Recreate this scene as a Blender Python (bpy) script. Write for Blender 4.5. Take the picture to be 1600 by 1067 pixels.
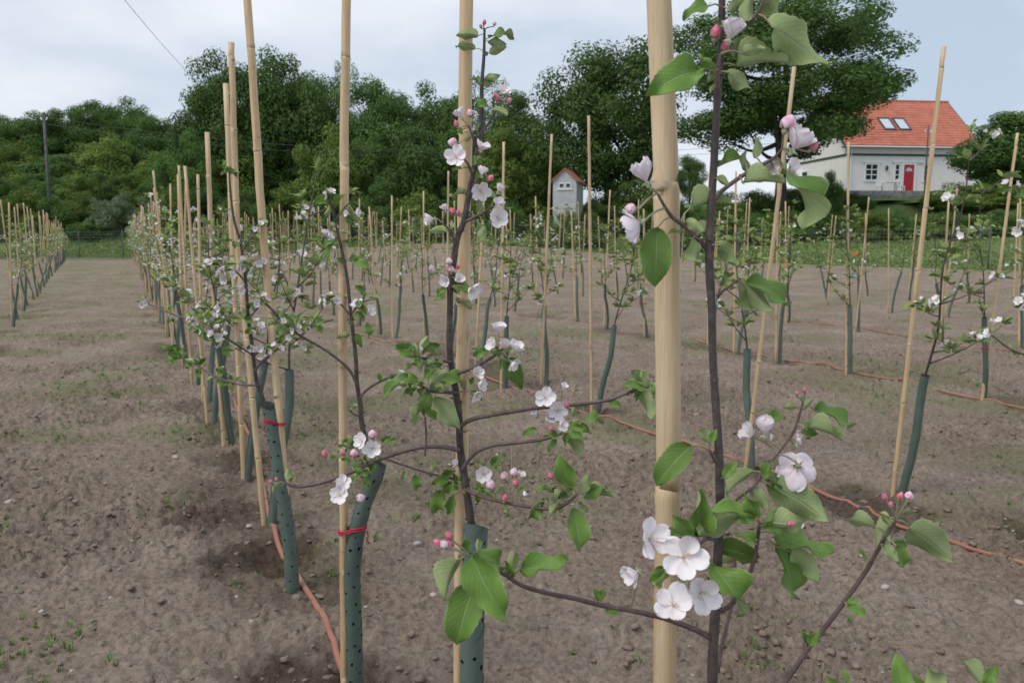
import bpy, math, random
import numpy as np
from mathutils import Vector, Matrix

# ------------------------------------------------------------------ camera, sky, sun, exposure
scene = bpy.context.scene
for o in list(bpy.data.objects):
    bpy.data.objects.remove(o)
COL = scene.collection
F, CX, CY, CAMH = 1300.0, 800.0, 533.5, 1.30           # focal length in photo pixels (1600 wide), eye height
PITCH = math.atan((CY - 372.0) / F)
CP, SP = math.cos(PITCH), math.sin(PITCH)
cam_d = bpy.data.cameras.new('camera')
cam_d.sensor_width = 36.0
cam_d.lens = F / 1600.0 * 36.0
cam_d.clip_start, cam_d.clip_end = 0.05, 3000.0
cam_d.dof.use_dof = True
cam_d.dof.focus_distance = 1.25
cam_d.dof.aperture_fstop = 15.0
cam = bpy.data.objects.new('camera', cam_d)
cam.location = (0, 0, CAMH)
cam.rotation_euler = (math.pi / 2 - PITCH, 0, 0)
COL.objects.link(cam)
scene.camera = cam

SUN_EL, SUN_AZ = math.radians(52), math.radians(-125)    # soft light from behind the photographer
world = bpy.data.worlds.new('World')
scene.world = world
world.use_nodes = True
wn, wl = world.node_tree.nodes, world.node_tree.links
wn.clear()
w_out = wn.new('ShaderNodeOutputWorld')
w_bg = wn.new('ShaderNodeBackground')
w_bg.inputs['Strength'].default_value = 0.1
sky = wn.new('ShaderNodeTexSky')
sky.sky_type = 'NISHITA'
sky.sun_disc = False
sky.sun_elevation = SUN_EL
sky.sun_rotation = SUN_AZ
w_tc = wn.new('ShaderNodeTexCoord')
w_map = wn.new('ShaderNodeMapping')
w_map.inputs['Scale'].default_value = (1.6, 1.6, 4.2)
w_map.inputs['Location'].default_value = (0.35, 0.2, 0.1)
w_noise = wn.new('ShaderNodeTexNoise')
w_noise.inputs['Scale'].default_value = 1.35
w_noise.inputs['Detail'].default_value = 5.0
w_noise.inputs['Roughness'].default_value = 0.5
w_ramp = wn.new('ShaderNodeValToRGB')
w_ramp.color_ramp.elements[0].position = 0.40
w_ramp.color_ramp.elements[0].color = (0.47, 0.555, 0.67, 1)
w_ramp.color_ramp.elements[1].position = 0.66
w_ramp.color_ramp.elements[1].color = (0.80, 0.825, 0.875, 1)
w_mul = wn.new('ShaderNodeMix'); w_mul.data_type = 'RGBA'; w_mul.blend_type = 'MULTIPLY'
w_mul.inputs[0].default_value = 1.0
w_mul.inputs[7].default_value = (9.7, 9.7, 9.7, 1)
w_mix = wn.new('ShaderNodeMix'); w_mix.data_type = 'RGBA'
w_mix.inputs[0].default_value = 0.90
wl.new(w_tc.outputs['Generated'], w_map.inputs['Vector'])
wl.new(w_map.outputs['Vector'], w_noise.inputs['Vector'])
wl.new(w_noise.outputs['Fac'], w_ramp.inputs['Fac'])
wl.new(w_ramp.outputs['Color'], w_mul.inputs[6])
wl.new(sky.outputs['Color'], w_mix.inputs[6])
wl.new(w_mul.outputs[2], w_mix.inputs[7])
wl.new(w_mix.outputs[2], w_bg.inputs['Color'])
wl.new(w_bg.outputs['Background'], w_out.inputs['Surface'])

sun_d = bpy.data.lights.new('sun', 'SUN')
sun_d.energy = 1.5
sun_d.angle = math.radians(25)
sun_d.color = (1.0, 0.96, 0.90)
sun = bpy.data.objects.new('sun', sun_d)
sdir = Vector((math.sin(SUN_AZ) * math.cos(SUN_EL), math.cos(SUN_AZ) * math.cos(SUN_EL), math.sin(SUN_EL)))
sun.rotation_euler = sdir.to_track_quat('Z', 'Y').to_euler()
COL.objects.link(sun)
vs = scene.view_settings
vs.view_transform = 'Standard'
vs.look = 'None'
vs.gamma = 1.0
vs.use_curve_mapping = False
vs.exposure = 0.28
scene.cycles.max_bounces = 8
scene.cycles.transparent_max_bounces = 8

RNG = random.Random(11)
NPR = np.random.default_rng(5)

# ------------------------------------------------------------------ photo pixel -> point in the place
def ray(px, py):
    u, v = (px - CX) / F, (CY - py) / F
    return Vector((u, CP + SP * v, -SP + CP * v))
def PY(px, py, Y):
    r = ray(px, py)
    t = Y / r.y
    return Vector((0, 0, CAMH)) + r * t
def GP(px, py, z=0.0):
    r = ray(px, py)
    t = (z - CAMH) / r.z
    return Vector((0, 0, CAMH)) + r * t
def camvec(x, y, z):                                      # x right, y up, z towards the photographer
    return Vector((x, -z * CP + y * SP, z * SP + y * CP))

# ------------------------------------------------------------------ noise and terrain
def _h(ix, iy, seed):
    n = (ix.astype(np.int64) * 374761393 + iy.astype(np.int64) * 668265263 + seed * 144665) & 0xffffffff
    n = ((n ^ (n >> 13)) * 1274126177) & 0xffffffff
    return ((n ^ (n >> 16)) & 0xffff) / 65535.0
def vnoise(x, y, seed=0):
    ix, iy = np.floor(x), np.floor(y)
    fx, fy = x - ix, y - iy
    fx, fy = fx * fx * (3 - 2 * fx), fy * fy * (3 - 2 * fy)
    a, b = _h(ix, iy, seed), _h(ix + 1, iy, seed)
    c, d = _h(ix, iy + 1, seed), _h(ix + 1, iy + 1, seed)
    return (a + (b - a) * fx) + ((c + (d - c) * fx) - (a + (b - a) * fx)) * fy
def fbm(x, y, seed, octv=3):
    s, a, t = 0.0, 1.0, 0.0
    for k in range(octv):
        s = s + a * vnoise(x * 2 ** k + 17.3 * k, y * 2 ** k - 9.1 * k, seed + k)
        t += a
        a *= 0.55
    return s / t
def sm(a):
    a = np.clip(a, 0, 1)
    return a * a * (3 - 2 * a)
def edge_y(X):                                            # far edge of the dug field
    return np.interp(X, [-80, -30, -24, -4, 9.7, 20, 30, 60], [53, 52, 51, 54, 45, 33, 27, 20])
def terrain(X, Y):
    X, Y = np.asarray(X, float), np.asarray(Y, float)
    s = Y - edge_y(X)
    z = 0.95 * sm((Y - 20) / 34) * np.exp(-((X + 4) / 11) ** 2)
    rt = sm((X - 0) / 9)
    z = z + 3.3 * sm((s - 1) / 17) * (1 - rt) + rt * (1.15 * sm(s / 16) + 2.6 * sm((s - 15) / 14))
    z = z + np.minimum(0.15 * np.maximum(s - 14, 0) * sm((-X - 8) / 22), 14)
    z = z + 0.03 * np.maximum(s - 20, 0)
    return z
ROWS = [(-1.2, -0.51), (0.54, -0.465), (3.5, -0.465), (6.9, -0.465), (10.1, -0.465), (13.4, -0.465), (16.7, -0.465)]
WET = [(-0.62, 2.25, 0.34, 1), (-1.0, 3.3, 0.30, 1), (-1.35, 3.85, 0.3, .8), (-1.55, 4.75, 0.3, .8), (1.75, 3.95, .34, .9),
       (2.42, 3.5, .3, .9), (.6, 6.2, .3, .7), (-.35, 2.0, .26, .9), (-1.95, 5.6, .3, .7), (-.1, 7.2, .3, .6), (1.3, 4.5, .25, .6), (3.0, 2.9, .3, .6)]
def wetness(X, Y):
    w = np.zeros_like(X)
    n = fbm(X * 7, Y * 7, 71, 3) - 0.5
    for x, y, r, a in WET:
        d = np.hypot(X - x, (Y - y)) / r + n * 1.1
        w = np.maximum(w, a * sm((1.15 - d) / 0.7))
    for k, (x0, sl) in enumerate(ROWS[:4]):
        d = np.abs(X - x0 - sl * Y)
        w = np.maximum(w, 0.55 * sm((0.42 - d) / 0.3) * sm((fbm(X * 1.7, Y * 1.7, 33 + k, 2) - 0.5) * 6))
    return w
def soil_z(X, Y):
    X, Y = np.asarray(X, float), np.asarray(Y, float)
    s = Y - edge_y(X)
    near = sm((26 - Y) / 20)
    mid = sm((48 - Y) / 25)
    z = 0.05 * (fbm(X * .7, Y * .7, 3, 2) - .5)
    n1 = fbm(X * 3.1, Y * 3.1, 21, 2)
    z = z + mid * 0.065 * (n1 - .5)
    patch = 0.50 + 0.55 * sm((fbm(X * 1.1 + 5, Y * 1.1, 51, 2) - .34) * 3.0)
    n2 = fbm(X * 11, Y * 11, 31, 2)
    z = z + mid * patch * 0.044 * (n2 - .5)
    wx, wy = X + .05 * (n2 - .5), Y + .05 * (n1 - .5)
    rid = 1 - np.abs(fbm(wx * 21, wy * 21, 41, 2) * 2 - 1)
    z = z + near * patch * 0.044 * (rid - .6)
    n3 = fbm(wx * 43, wy * 43, 47, 2)
    z = z + near * patch * 0.022 * sm((n3 - .42) * 4) * sm((n2 - .3) * 4)
    z = z + near * 0.015 * (fbm(X * 80, Y * 80, 49, 2) - .5)
    w = wetness(X, Y)
    z = z + near * w * (-0.035 + 0.11 * (fbm(X * 9, Y * 9, 81, 3) - .45))
    return terrain(X, Y) + z * sm((0.6 - s) / 1.2)
def gz(x, y):
    return float(soil_z(np.array([x]), np.array([y]))[0])

# ------------------------------------------------------------------ materials
def new_mat(name, col, rough=0.8, spec=0.3):
    m = bpy.data.materials.new(name)
    m.use_nodes = True
    b = m.node_tree.nodes['Principled BSDF']
    b.inputs['Base Color'].default_value = (*col, 1)
    b.inputs['Roughness'].default_value = rough
    b.inputs['Specular IOR Level'].default_value = spec
    return m, m.node_tree.nodes, m.node_tree.links, b
def ramp(n, stops):
    r = n.new('ShaderNodeValToRGB')
    while len(r.color_ramp.elements) < len(stops):
        r.color_ramp.elements.new(0.5)
    for e, (p, c) in zip(r.color_ramp.elements, stops):
        e.position = p
        e.color = (*c, 1)
    return r
def noise_node(n, l, scale, detail=3, rough=.55, coord='Object', stretch=None):
    tc = n.new('ShaderNodeTexCoord')
    t = n.new('ShaderNodeTexNoise')
    t.inputs['Scale'].default_value = scale
    t.inputs['Detail'].default_value = detail
    t.inputs['Roughness'].default_value = rough
    if stretch:
        mp = n.new('ShaderNodeMapping')
        mp.inputs['Scale'].default_value = stretch
        l.new(tc.outputs[coord], mp.inputs['Vector'])
        l.new(mp.outputs['Vector'], t.inputs['Vector'])
    else:
        l.new(tc.outputs[coord], t.inputs['Vector'])
    return t
def noisy(name, stops, scale, rough=.85, spec=.25, detail=4, bump=0, bscale=None, stretch=None, bdist=.01, objrand=0):
    m, n, l, b = new_mat(name, stops[0][1], rough, spec)
    t = noise_node(n, l, scale, detail, .6, stretch=stretch)
    r = ramp(n, stops)
    l.new(t.outputs['Fac'], r.inputs['Fac'])
    src = r.outputs['Color']
    if objrand:
        oi = n.new('ShaderNodeObjectInfo')
        hsv = n.new('ShaderNodeHueSaturation')
        mr = n.new('ShaderNodeMapRange')
        mr.inputs['To Min'].default_value = 1 - objrand
        mr.inputs['To Max'].default_value = 1 + objrand
        l.new(oi.outputs['Random'], mr.inputs['Value'])
        l.new(mr.outputs['Result'], hsv.inputs['Value'])
        l.new(src, hsv.inputs['Color'])
        src = hsv.outputs['Color']
    l.new(src, b.inputs['Base Color'])
    if bump:
        t2 = noise_node(n, l, bscale or scale * 3, 4, .6, stretch=stretch)
        bp = n.new('ShaderNodeBump')
        bp.inputs['Strength'].default_value = bump
        bp.inputs['Distance'].default_value = bdist
        l.new(t2.outputs['Fac'], bp.inputs['Height'])
        l.new(bp.outputs['Normal'], b.inputs['Normal'])
    return m
def leafy(name, c0, c1, trans=.35, rough=.55, spec=.3, scale=3.0, veins=False, objrand=.15, vein_col=None, tcol=None):
    m, n, l, b = new_mat(name, c0, rough, spec)
    t = noise_node(n, l, scale, 3)
    r = ramp(n, [(.3, c0), (.7, c1)])
    l.new(t.outputs['Fac'], r.inputs['Fac'])
    src = r.outputs['Color']
    oi = n.new('ShaderNodeObjectInfo')
    hsv = n.new('ShaderNodeHueSaturation')
    mr = n.new('ShaderNodeMapRange')
    mr.inputs['To Min'].default_value = 1 - objrand
    mr.inputs['To Max'].default_value = 1 + objrand
    l.new(oi.outputs['Random'], mr.inputs['Value'])
    l.new(mr.outputs['Result'], hsv.inputs['Value'])
    l.new(src, hsv.inputs['Color'])
    src = hsv.outputs['Color']
    if veins:                                             # midrib and side veins from the blade's own coordinates
        uv = n.new('ShaderNodeUVMap')
        sp = n.new('ShaderNodeSeparateXYZ')
        l.new(uv.outputs['UV'], sp.inputs['Vector'])
        ab = n.new('ShaderNodeMath'); ab.operation = 'ABSOLUTE'
        su = n.new('ShaderNodeMath'); su.operation = 'SUBTRACT'; su.inputs[1].default_value = .5
        l.new(sp.outputs['X'], su.inputs[0]); l.new(su.outputs[0], ab.inputs[0])
        m1 = n.new('ShaderNodeMapRange')
        m1.inputs['From Min'].default_value = .012; m1.inputs['From Max'].default_value = .035
        m1.inputs['To Min'].default_value = 1; m1.inputs['To Max'].default_value = 0
        l.new(ab.outputs[0], m1.inputs['Value'])
        ma = n.new('ShaderNodeMath'); ma.operation = 'MULTIPLY'; ma.inputs[1].default_value = -.75
        l.new(ab.outputs[0], ma.inputs[0])
        ad = n.new('ShaderNodeMath'); ad.operation = 'ADD'
        l.new(ma.outputs[0], ad.inputs[0]); l.new(sp.outputs['Y'], ad.inputs[1])
        ml = n.new('ShaderNodeMath'); ml.operation = 'MULTIPLY'; ml.inputs[1].default_value = 9.0
        l.new(ad.outputs[0], ml.inputs[0])
        fr = n.new('ShaderNodeMath'); fr.operation = 'PINGPONG'; fr.inputs[1].default_value = .5
        l.new(ml.outputs[0], fr.inputs[0])
        m2 = n.new('ShaderNodeMapRange')
        m2.inputs['From Min'].default_value = .02; m2.inputs['From Max'].default_value = .10
        m2.inputs['To Min'].default_value = .55; m2.inputs['To Max'].default_value = 0
        l.new(fr.outputs[0], m2.inputs['Value'])
        m4 = n.new('ShaderNodeMapRange')
        m4.inputs['From Min'].default_value = .455; m4.inputs['From Max'].default_value = .49
        m4.inputs['To Max'].default_value = .9
        l.new(ab.outputs[0], m4.inputs['Value'])
        mx0 = n.new('ShaderNodeMath'); mx0.operation = 'MAXIMUM'
        l.new(m1.outputs['Result'], mx0.inputs[0]); l.new(m4.outputs['Result'], mx0.inputs[1])
        mx = n.new('ShaderNodeMath'); mx.operation = 'MAXIMUM'
        l.new(mx0.outputs[0], mx.inputs[0]); l.new(m2.outputs['Result'], mx.inputs[1])
        m3 = n.new('ShaderNodeMath'); m3.operation = 'MULTIPLY'; m3.inputs[1].default_value = .75
        l.new(mx.outputs[0], m3.inputs[0])
        mix = n.new('ShaderNodeMix'); mix.data_type = 'RGBA'
        mix.inputs[7].default_value = (*vein_col, 1)
        l.new(m3.outputs[0], mix.inputs[0]); l.new(src, mix.inputs[6])
        src = mix.outputs[2]
        bp = n.new('ShaderNodeBump'); bp.inputs['Strength'].default_value = .6; bp.inputs['Distance'].default_value = .0012
        bp.invert = True
        l.new(mx.outputs[0], bp.inputs['Height']); l.new(bp.outputs['Normal'], b.inputs['Normal'])
    l.new(src, b.inputs['Base Color'])
    tr = n.new('ShaderNodeBsdfTranslucent')
    if tcol:
        tr.inputs['Color'].default_value = (*tcol, 1)
    else:
        l.new(src, tr.inputs['Color'])
    ms = n.new('ShaderNodeMixShader')
    ms.inputs[0].default_value = trans
    out = n['Material Output']
    l.new(b.outputs[0], ms.inputs[1]); l.new(tr.outputs[0], ms.inputs[2]); l.new(ms.outputs[0], out.inputs['Surface'])
    return m

def make_soil():
    m, n, l, b = new_mat('soil', (.2, .15, .11), .95, .12)
    t1 = noise_node(n, l, 1.1, 5, .6)
    t2 = noise_node(n, l, 38, 5, .68)
    t3 = noise_node(n, l, 9, 4, .6)
    r1 = ramp(n, [(.30, (.245, .188, .142)), (.52, (.305, .240, .188)), (.72, (.365, .295, .238))])
    l.new(t1.outputs['Fac'], r1.inputs['Fac'])
    r2 = ramp(n, [(.30, (.42, .41, .40)), (.50, (.95, .95, .95)), (.68, (1.32, 1.31, 1.29))])
    l.new(t2.outputs['Fac'], r2.inputs['Fac'])
    mu = n.new('ShaderNodeMix'); mu.data_type = 'RGBA'; mu.blend_type = 'MULTIPLY'; mu.inputs[0].default_value = .85
    l.new(r1.outputs['Color'], mu.inputs[6]); l.new(r2.outputs['Color'], mu.inputs[7])
    at = n.new('ShaderNodeAttribute'); at.attribute_name = 'wet'
    mw = n.new('ShaderNodeMix'); mw.data_type = 'RGBA'; mw.blend_type = 'MULTIPLY'
    mw.inputs[7].default_value = (.34, .31, .29, 1)
    l.new(at.outputs['Fac'], mw.inputs[0]); l.new(mu.outputs[2], mw.inputs[6])
    al = n.new('ShaderNodeAttribute'); al.attribute_name = 'algae'
    mg = n.new('ShaderNodeMix'); mg.data_type = 'RGBA'
    mg.inputs[7].default_value = (.17, .19, .085, 1)
    l.new(al.outputs['Fac'], mg.inputs[0]); l.new(mw.outputs[2], mg.inputs[6])
    ag = n.new('ShaderNodeAttribute'); ag.attribute_name = 'grass'
    rg = ramp(n, [(.3, (.11, .165, .045)), (.6, (.16, .22, .07)), (.8, (.22, .26, .10))])
    l.new(t3.outputs['Fac'], rg.inputs['Fac'])
    mm = n.new('ShaderNodeMix'); mm.data_type = 'RGBA'
    l.new(ag.outputs['Fac'], mm.inputs[0]); l.new(mg.outputs[2], mm.inputs[6]); l.new(rg.outputs['Color'], mm.inputs[7])
    l.new(mm.outputs[2], b.inputs['Base Color'])
    t4 = noise_node(n, l, 75, 5, .7)
    bp = n.new('ShaderNodeBump'); bp.inputs['Strength'].default_value = .9; bp.inputs['Distance'].default_value = .022
    l.new(t4.outputs['Fac'], bp.inputs['Height'])
    l.new(bp.outputs['Normal'], b.inputs['Normal'])
    return m
M = {}
M['soil'] = make_soil()
M['clod'] = noisy('clod_soil', [(.3, (.17, .125, .095)), (.55, (.25, .19, .15)), (.75, (.31, .245, .195))], 14, .95, .1, 5, .8, 120, bdist=.006)
M['stone'] = noisy('stone', [(.3, (.34, .30, .26)), (.7, (.54, .49, .44))], 20, .8, .3, 4, .3, 80)
def make_bamboo():
    m, n, l, b = new_mat('bamboo', (.55, .4, .23), .5, .4)
    def mulc(src, fac_node, stops):
        r = ramp(n, stops)
        l.new(fac_node.outputs['Fac'], r.inputs['Fac'])
        mu = n.new('ShaderNodeMix'); mu.data_type = 'RGBA'; mu.blend_type = 'MULTIPLY'; mu.inputs[0].default_value = 1
        l.new(src, mu.inputs[6]); l.new(r.outputs['Color'], mu.inputs[7])
        return mu.outputs[2]
    t1 = noise_node(n, l, 3.0, 4, .6, stretch=(14, 14, .9))
    r1 = ramp(n, [(.25, (.46, .315, .165)), (.5, (.585, .425, .245)), (.75, (.66, .515, .335))])
    l.new(t1.outputs['Fac'], r1.inputs['Fac'])
    c = r1.outputs['Color']
    t2 = noise_node(n, l, 10, 5, .7, stretch=(60, 60, 1.3))                      # fibres along the cane
    c = mulc(c, t2, [(.30, (.76, .72, .66)), (.52, (1, 1, 1)), (.75, (1.08, 1.07, 1.05))])
    t3 = noise_node(n, l, 26, 5, .65, stretch=(1, 1, .45))                        # brown weather spots
    c = mulc(c, t3, [(.27, (.52, .44, .36)), (.38, (.94, .93, .91)), (.5, (1, 1, 1))])
    oi = n.new('ShaderNodeObjectInfo'); hs = n.new('ShaderNodeHueSaturation'); mr = n.new('ShaderNodeMapRange')
    mr.inputs['To Min'].default_value = .88; mr.inputs['To Max'].default_value = 1.08
    l.new(oi.outputs['Random'], mr.inputs['Value']); l.new(mr.outputs['Result'], hs.inputs['Value']); l.new(c, hs.inputs['Color'])
    l.new(hs.outputs['Color'], b.inputs['Base Color'])
    bp = n.new('ShaderNodeBump'); bp.inputs['Strength'].default_value = .25; bp.inputs['Distance'].default_value = .002
    l.new(t2.outputs['Fac'], bp.inputs['Height']); l.new(bp.outputs['Normal'], b.inputs['Normal'])
    return m
M['bamboo'] = make_bamboo()
M['bamboo_node'] = noisy('bamboo_node', [(.3, (.36, .25, .145)), (.7, (.60, .46, .30))], 60, .6, .3)
M['bark'] = noisy('bark', [(.3, (.032, .024, .022)), (.55, (.075, .055, .048)), (.8, (.13, .105, .09))], 70, .55, .4, 4, .5, 160, bdist=.002)
M['bark_twig'] = noisy('twig_bark', [(.3, (.075, .045, .042)), (.6, (.13, .085, .08)), (.8, (.20, .15, .14))], 90, .5, .4, 4, .35, 200, bdist=.001)
M['stalk'] = noisy('stalk', [(.3, (.26, .30, .15)), (.7, (.33, .22, .18))], 40, .6, .3)
M['leaf_top'] = leafy('leaf_top', (.125, .232, .034), (.195, .325, .062), .25, .46, .45, 2.5, True, .22, (.32, .44, .16), tcol=(.16, .33, .04))
M['leaf_under'] = leafy('leaf_under', (.35, .43, .175), (.43, .505, .235), .25, .8, .15, 2.5, True, .12, (.46, .54, .32), tcol=(.20, .34, .06))
M['leaf_far'] = leafy('leaf_small', (.22, .31, .075), (.34, .43, .14), .3, .6, .3, 9, False, .15)
M['petal_in'] = leafy('petal_inside', (.91, .83, .84), (.94, .92, .90), .22, .6, .2, 1.6, False, .02, tcol=(.90, .88, .88))
M['petal_out'] = leafy('petal_outside', (.88, .66, .74), (.93, .90, .90), .22, .6, .2, 1.8, False, .05, tcol=(.86, .78, .82))
M['bud_deep'] = leafy('bud_deep_pink', (.64, .07, .16), (.82, .30, .40), .15, .5, .3, 3, False, .12, tcol=(.7, .2, .3))
M['bud_pale'] = leafy('bud_pale_pink', (.78, .30, .46), (.93, .86, .88), .2, .55, .25, 2.6, False, .06, tcol=(.86, .6, .7))
M['anther'] = new_mat('anther', (.62, .46, .10), .7)[0]
M['wither'] = noisy('withered', [(.3, (.36, .13, .03)), (.7, (.58, .30, .09))], 200, .8)
M['guard'] = noisy('guard_plastic', [(.3, (.074, .106, .086)), (.7, (.106, .146, .120))], 12, .5, .4, 4, .08, 90, objrand=.15)
M['tie'] = new_mat('red_tie', (.44, .018, .055), .55)[0]
M['hose'] = noisy('hose_rubber', [(.3, (.28, .115, .072)), (.7, (.38, .175, .115))], 7, .5, .4, 4)
M['weed'] = leafy('weed', (.10, .20, .035), (.17, .29, .07), .3, .6, .25, 8, False, .1)
M['grass'] = leafy('grass', (.14, .22, .055), (.23, .29, .10), .3, .6, .25, 1.2, False, .1)
M['tag'] = new_mat('orange_tag', (.85, .17, .05), .5)[0]
M['tagblue'] = new_mat('blue_tag', (.18, .50, .72), .5)[0]

# ------------------------------------------------------------------ mesh helpers
class MB:
    def __init__(s):
        s.v, s.f, s.m = [], [], []
    def add(s, verts, faces, mi=0):
        o = len(s.v)
        s.v.extend([tuple(p) for p in verts])
        for f in faces:
            s.f.append(tuple(i + o for i in f))
            s.m.append(mi)
    def box(s, x0, x1, y0, y1, z0, z1, mi=0):
        s.add([(x0, y0, z0), (x1, y0, z0), (x1, y1, z0), (x0, y1, z0), (x0, y0, z1), (x1, y0, z1), (x1, y1, z1), (x0, y1, z1)],
              [(0, 3, 2, 1), (4, 5, 6, 7), (0, 1, 5, 4), (1, 2, 6, 5), (2, 3, 7, 6), (3, 0, 4, 7)], mi)
    def tube(s, pts, rads, n=8, mi=0, cap=True, mlist=None):
        pts = [Vector(p) for p in pts]
        N = len(pts)
        up = None
        rings = []
        for i in range(N):
            t = (pts[min(i + 1, N - 1)] - pts[max(i - 1, 0)])
            if t.length < 1e-9:
                t = Vector((0, 0, 1))
            t.normalize()
            if up is None:
                a = Vector((1, 0, 0)) if abs(t.x) < .8 else Vector((0, 1, 0))
                up = (a - t * a.dot(t)).normalized()
            else:
                up = up - t * up.dot(t)
                if up.length < 1e-6:
                    up = t.orthogonal()
                up.normalize()
            b = t.cross(up)
            r = rads[i] if hasattr(rads, '__len__') else rads
            rings.append([pts[i] + (up * math.cos(2 * math.pi * k / n) + b * math.sin(2 * math.pi * k / n)) * r for k in range(n)])
        o = len(s.v)
        for rg in rings:
            s.v.extend([tuple(p) for p in rg])
        for i in range(N - 1):
            for k in range(n):
                k2 = (k + 1) % n
                s.f.append((o + i * n + k, o + i * n + k2, o + (i + 1) * n + k2, o + (i + 1) * n + k))
                s.m.append(mlist[i] if mlist else mi)
        if cap:
            s.f.append(tuple(o + k for k in reversed(range(n)))); s.m.append(mlist[0] if mlist else mi)
            s.f.append(tuple(o + (N - 1) * n + k for k in range(n))); s.m.append(mlist[-1] if mlist else mi)
    def mesh(s, name, mats, smooth=True, uv=None):
        me = bpy.data.meshes.new(name)
        me.from_pydata(s.v, [], s.f)
        for m in (mats if isinstance(mats, (list, tuple)) else [mats]):
            me.materials.append(m)
        me.polygons.foreach_set('material_index', s.m)
        me.polygons.foreach_set('use_smooth', [smooth] * len(s.f))
        if uv:
            ul = me.uv_layers.new(name='UVMap')
            li = np.zeros(len(me.loops), dtype=np.int32)
            me.loops.foreach_get('vertex_index', li)
            ul.data.foreach_set('uv', np.array(uv, dtype=np.float32)[li].ravel())
        me.update()
        return me
def link(name, data, parent=None, label=None, cat=None, group=None, kind=None, loc=None, mtx=None):
    o = bpy.data.objects.new(name, data)
    COL.objects.link(o)
    if parent is not None:
        o.parent = parent
    if mtx is not None:
        o.matrix_basis = mtx
    elif loc is not None:
        o.location = loc
    if label: o['label'] = label
    if cat: o['category'] = cat
    if group: o['group'] = group
    if kind: o['kind'] = kind
    return o
def np_mesh(name, verts, quads, mats, smooth=True, tri=False):
    me = bpy.data.meshes.new(name)
    k = 3 if tri else 4
    nv, nf = len(verts), len(quads)
    me.vertices.add(nv)
    me.vertices.foreach_set('co', np.asarray(verts, np.float32).ravel())
    me.loops.add(nf * k)
    me.loops.foreach_set('vertex_index', np.asarray(quads, np.int32).ravel())
    me.polygons.add(nf)
    me.polygons.foreach_set('loop_start', np.arange(0, nf * k, k, dtype=np.int32))
    me.polygons.foreach_set('loop_total', np.full(nf, k, np.int32))
    me.polygons.foreach_set('use_smooth', np.full(nf, smooth))
    for m in (mats if isinstance(mats, (list, tuple)) else [mats]):
        me.materials.append(m)
    me.update(calc_edges=True)
    return me
def crom(pts, n):                                         # Catmull-Rom resample of tuples
    P = [np.array(p, float) for p in pts]
    P = [2 * P[0] - P[1]] + P + [2 * P[-1] - P[-2]]
    out = []
    for i in range(1, len(P) - 2):
        for k in range(n):
            t = k / n
            a, b, c, d = P[i - 1], P[i], P[i + 1], P[i + 2]
            out.append(.5 * ((2 * b) + (c - a) * t + (2 * a - 5 * b + 4 * c - d) * t * t + (3 * b - a - 3 * c + d) * t ** 3))
    out.append(P[-2])
    return out
ORD = 'first second third fourth fifth sixth seventh eighth ninth tenth eleventh twelfth thirteenth fourteenth fifteenth sixteenth'.split()

# ------------------------------------------------------------------ ground
def build_ground():
    ys = list(np.arange(-4, 1.0, .25))
    y = 1.0
    while y < 62:
        ys.append(y); y *= 1.0052
    while y < 900:
        ys.append(y); y *= 1.06
    ys = np.array(ys)
    nu = 820
    u = np.linspace(-1, 1, nu)
    X = u[None, :] * (0.70 * np.maximum(ys, 0) + 1.3 + 40 * sm((ys - 60) / 100))[:, None]
    Y = np.repeat(ys[:, None], nu, 1)
    Z = soil_z(X, Y)
    s = Y - edge_y(X)
    V = np.stack([X, Y, Z], -1).reshape(-1, 3)
    r, c = Y.shape
    idx = np.arange(r * c).reshape(r, c)
    Q = np.stack([idx[:-1, :-1], idx[:-1, 1:], idx[1:, 1:], idx[1:, :-1]], -1).reshape(-1, 4)
    me = np_mesh('ground', V, Q, M['soil'])
    for nm, val in (('wet', wetness(X, Y) * sm((22 - Y) / 8)),
                    ('grass', sm((s + .5 * (fbm(X * .8, Y * .8, 9, 3) - .5) + .3) / .5)),
                    ('algae', .42 * sm((fbm(X * 1.3, Y * 1.3, 61, 4) - .50) * 5) * sm((Y - 2) / 3) + .16 * sm((Y - 6) / 10) * (X < .3 - .465 * Y))):
        a = me.attributes.new(nm, 'FLOAT', 'POINT')
        a.data.foreach_set('value', val.astype(np.float32).ravel())
    link('ground', me, kind='structure', label='brown dug soil of the orchard field with grass beyond')
build_ground()

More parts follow.
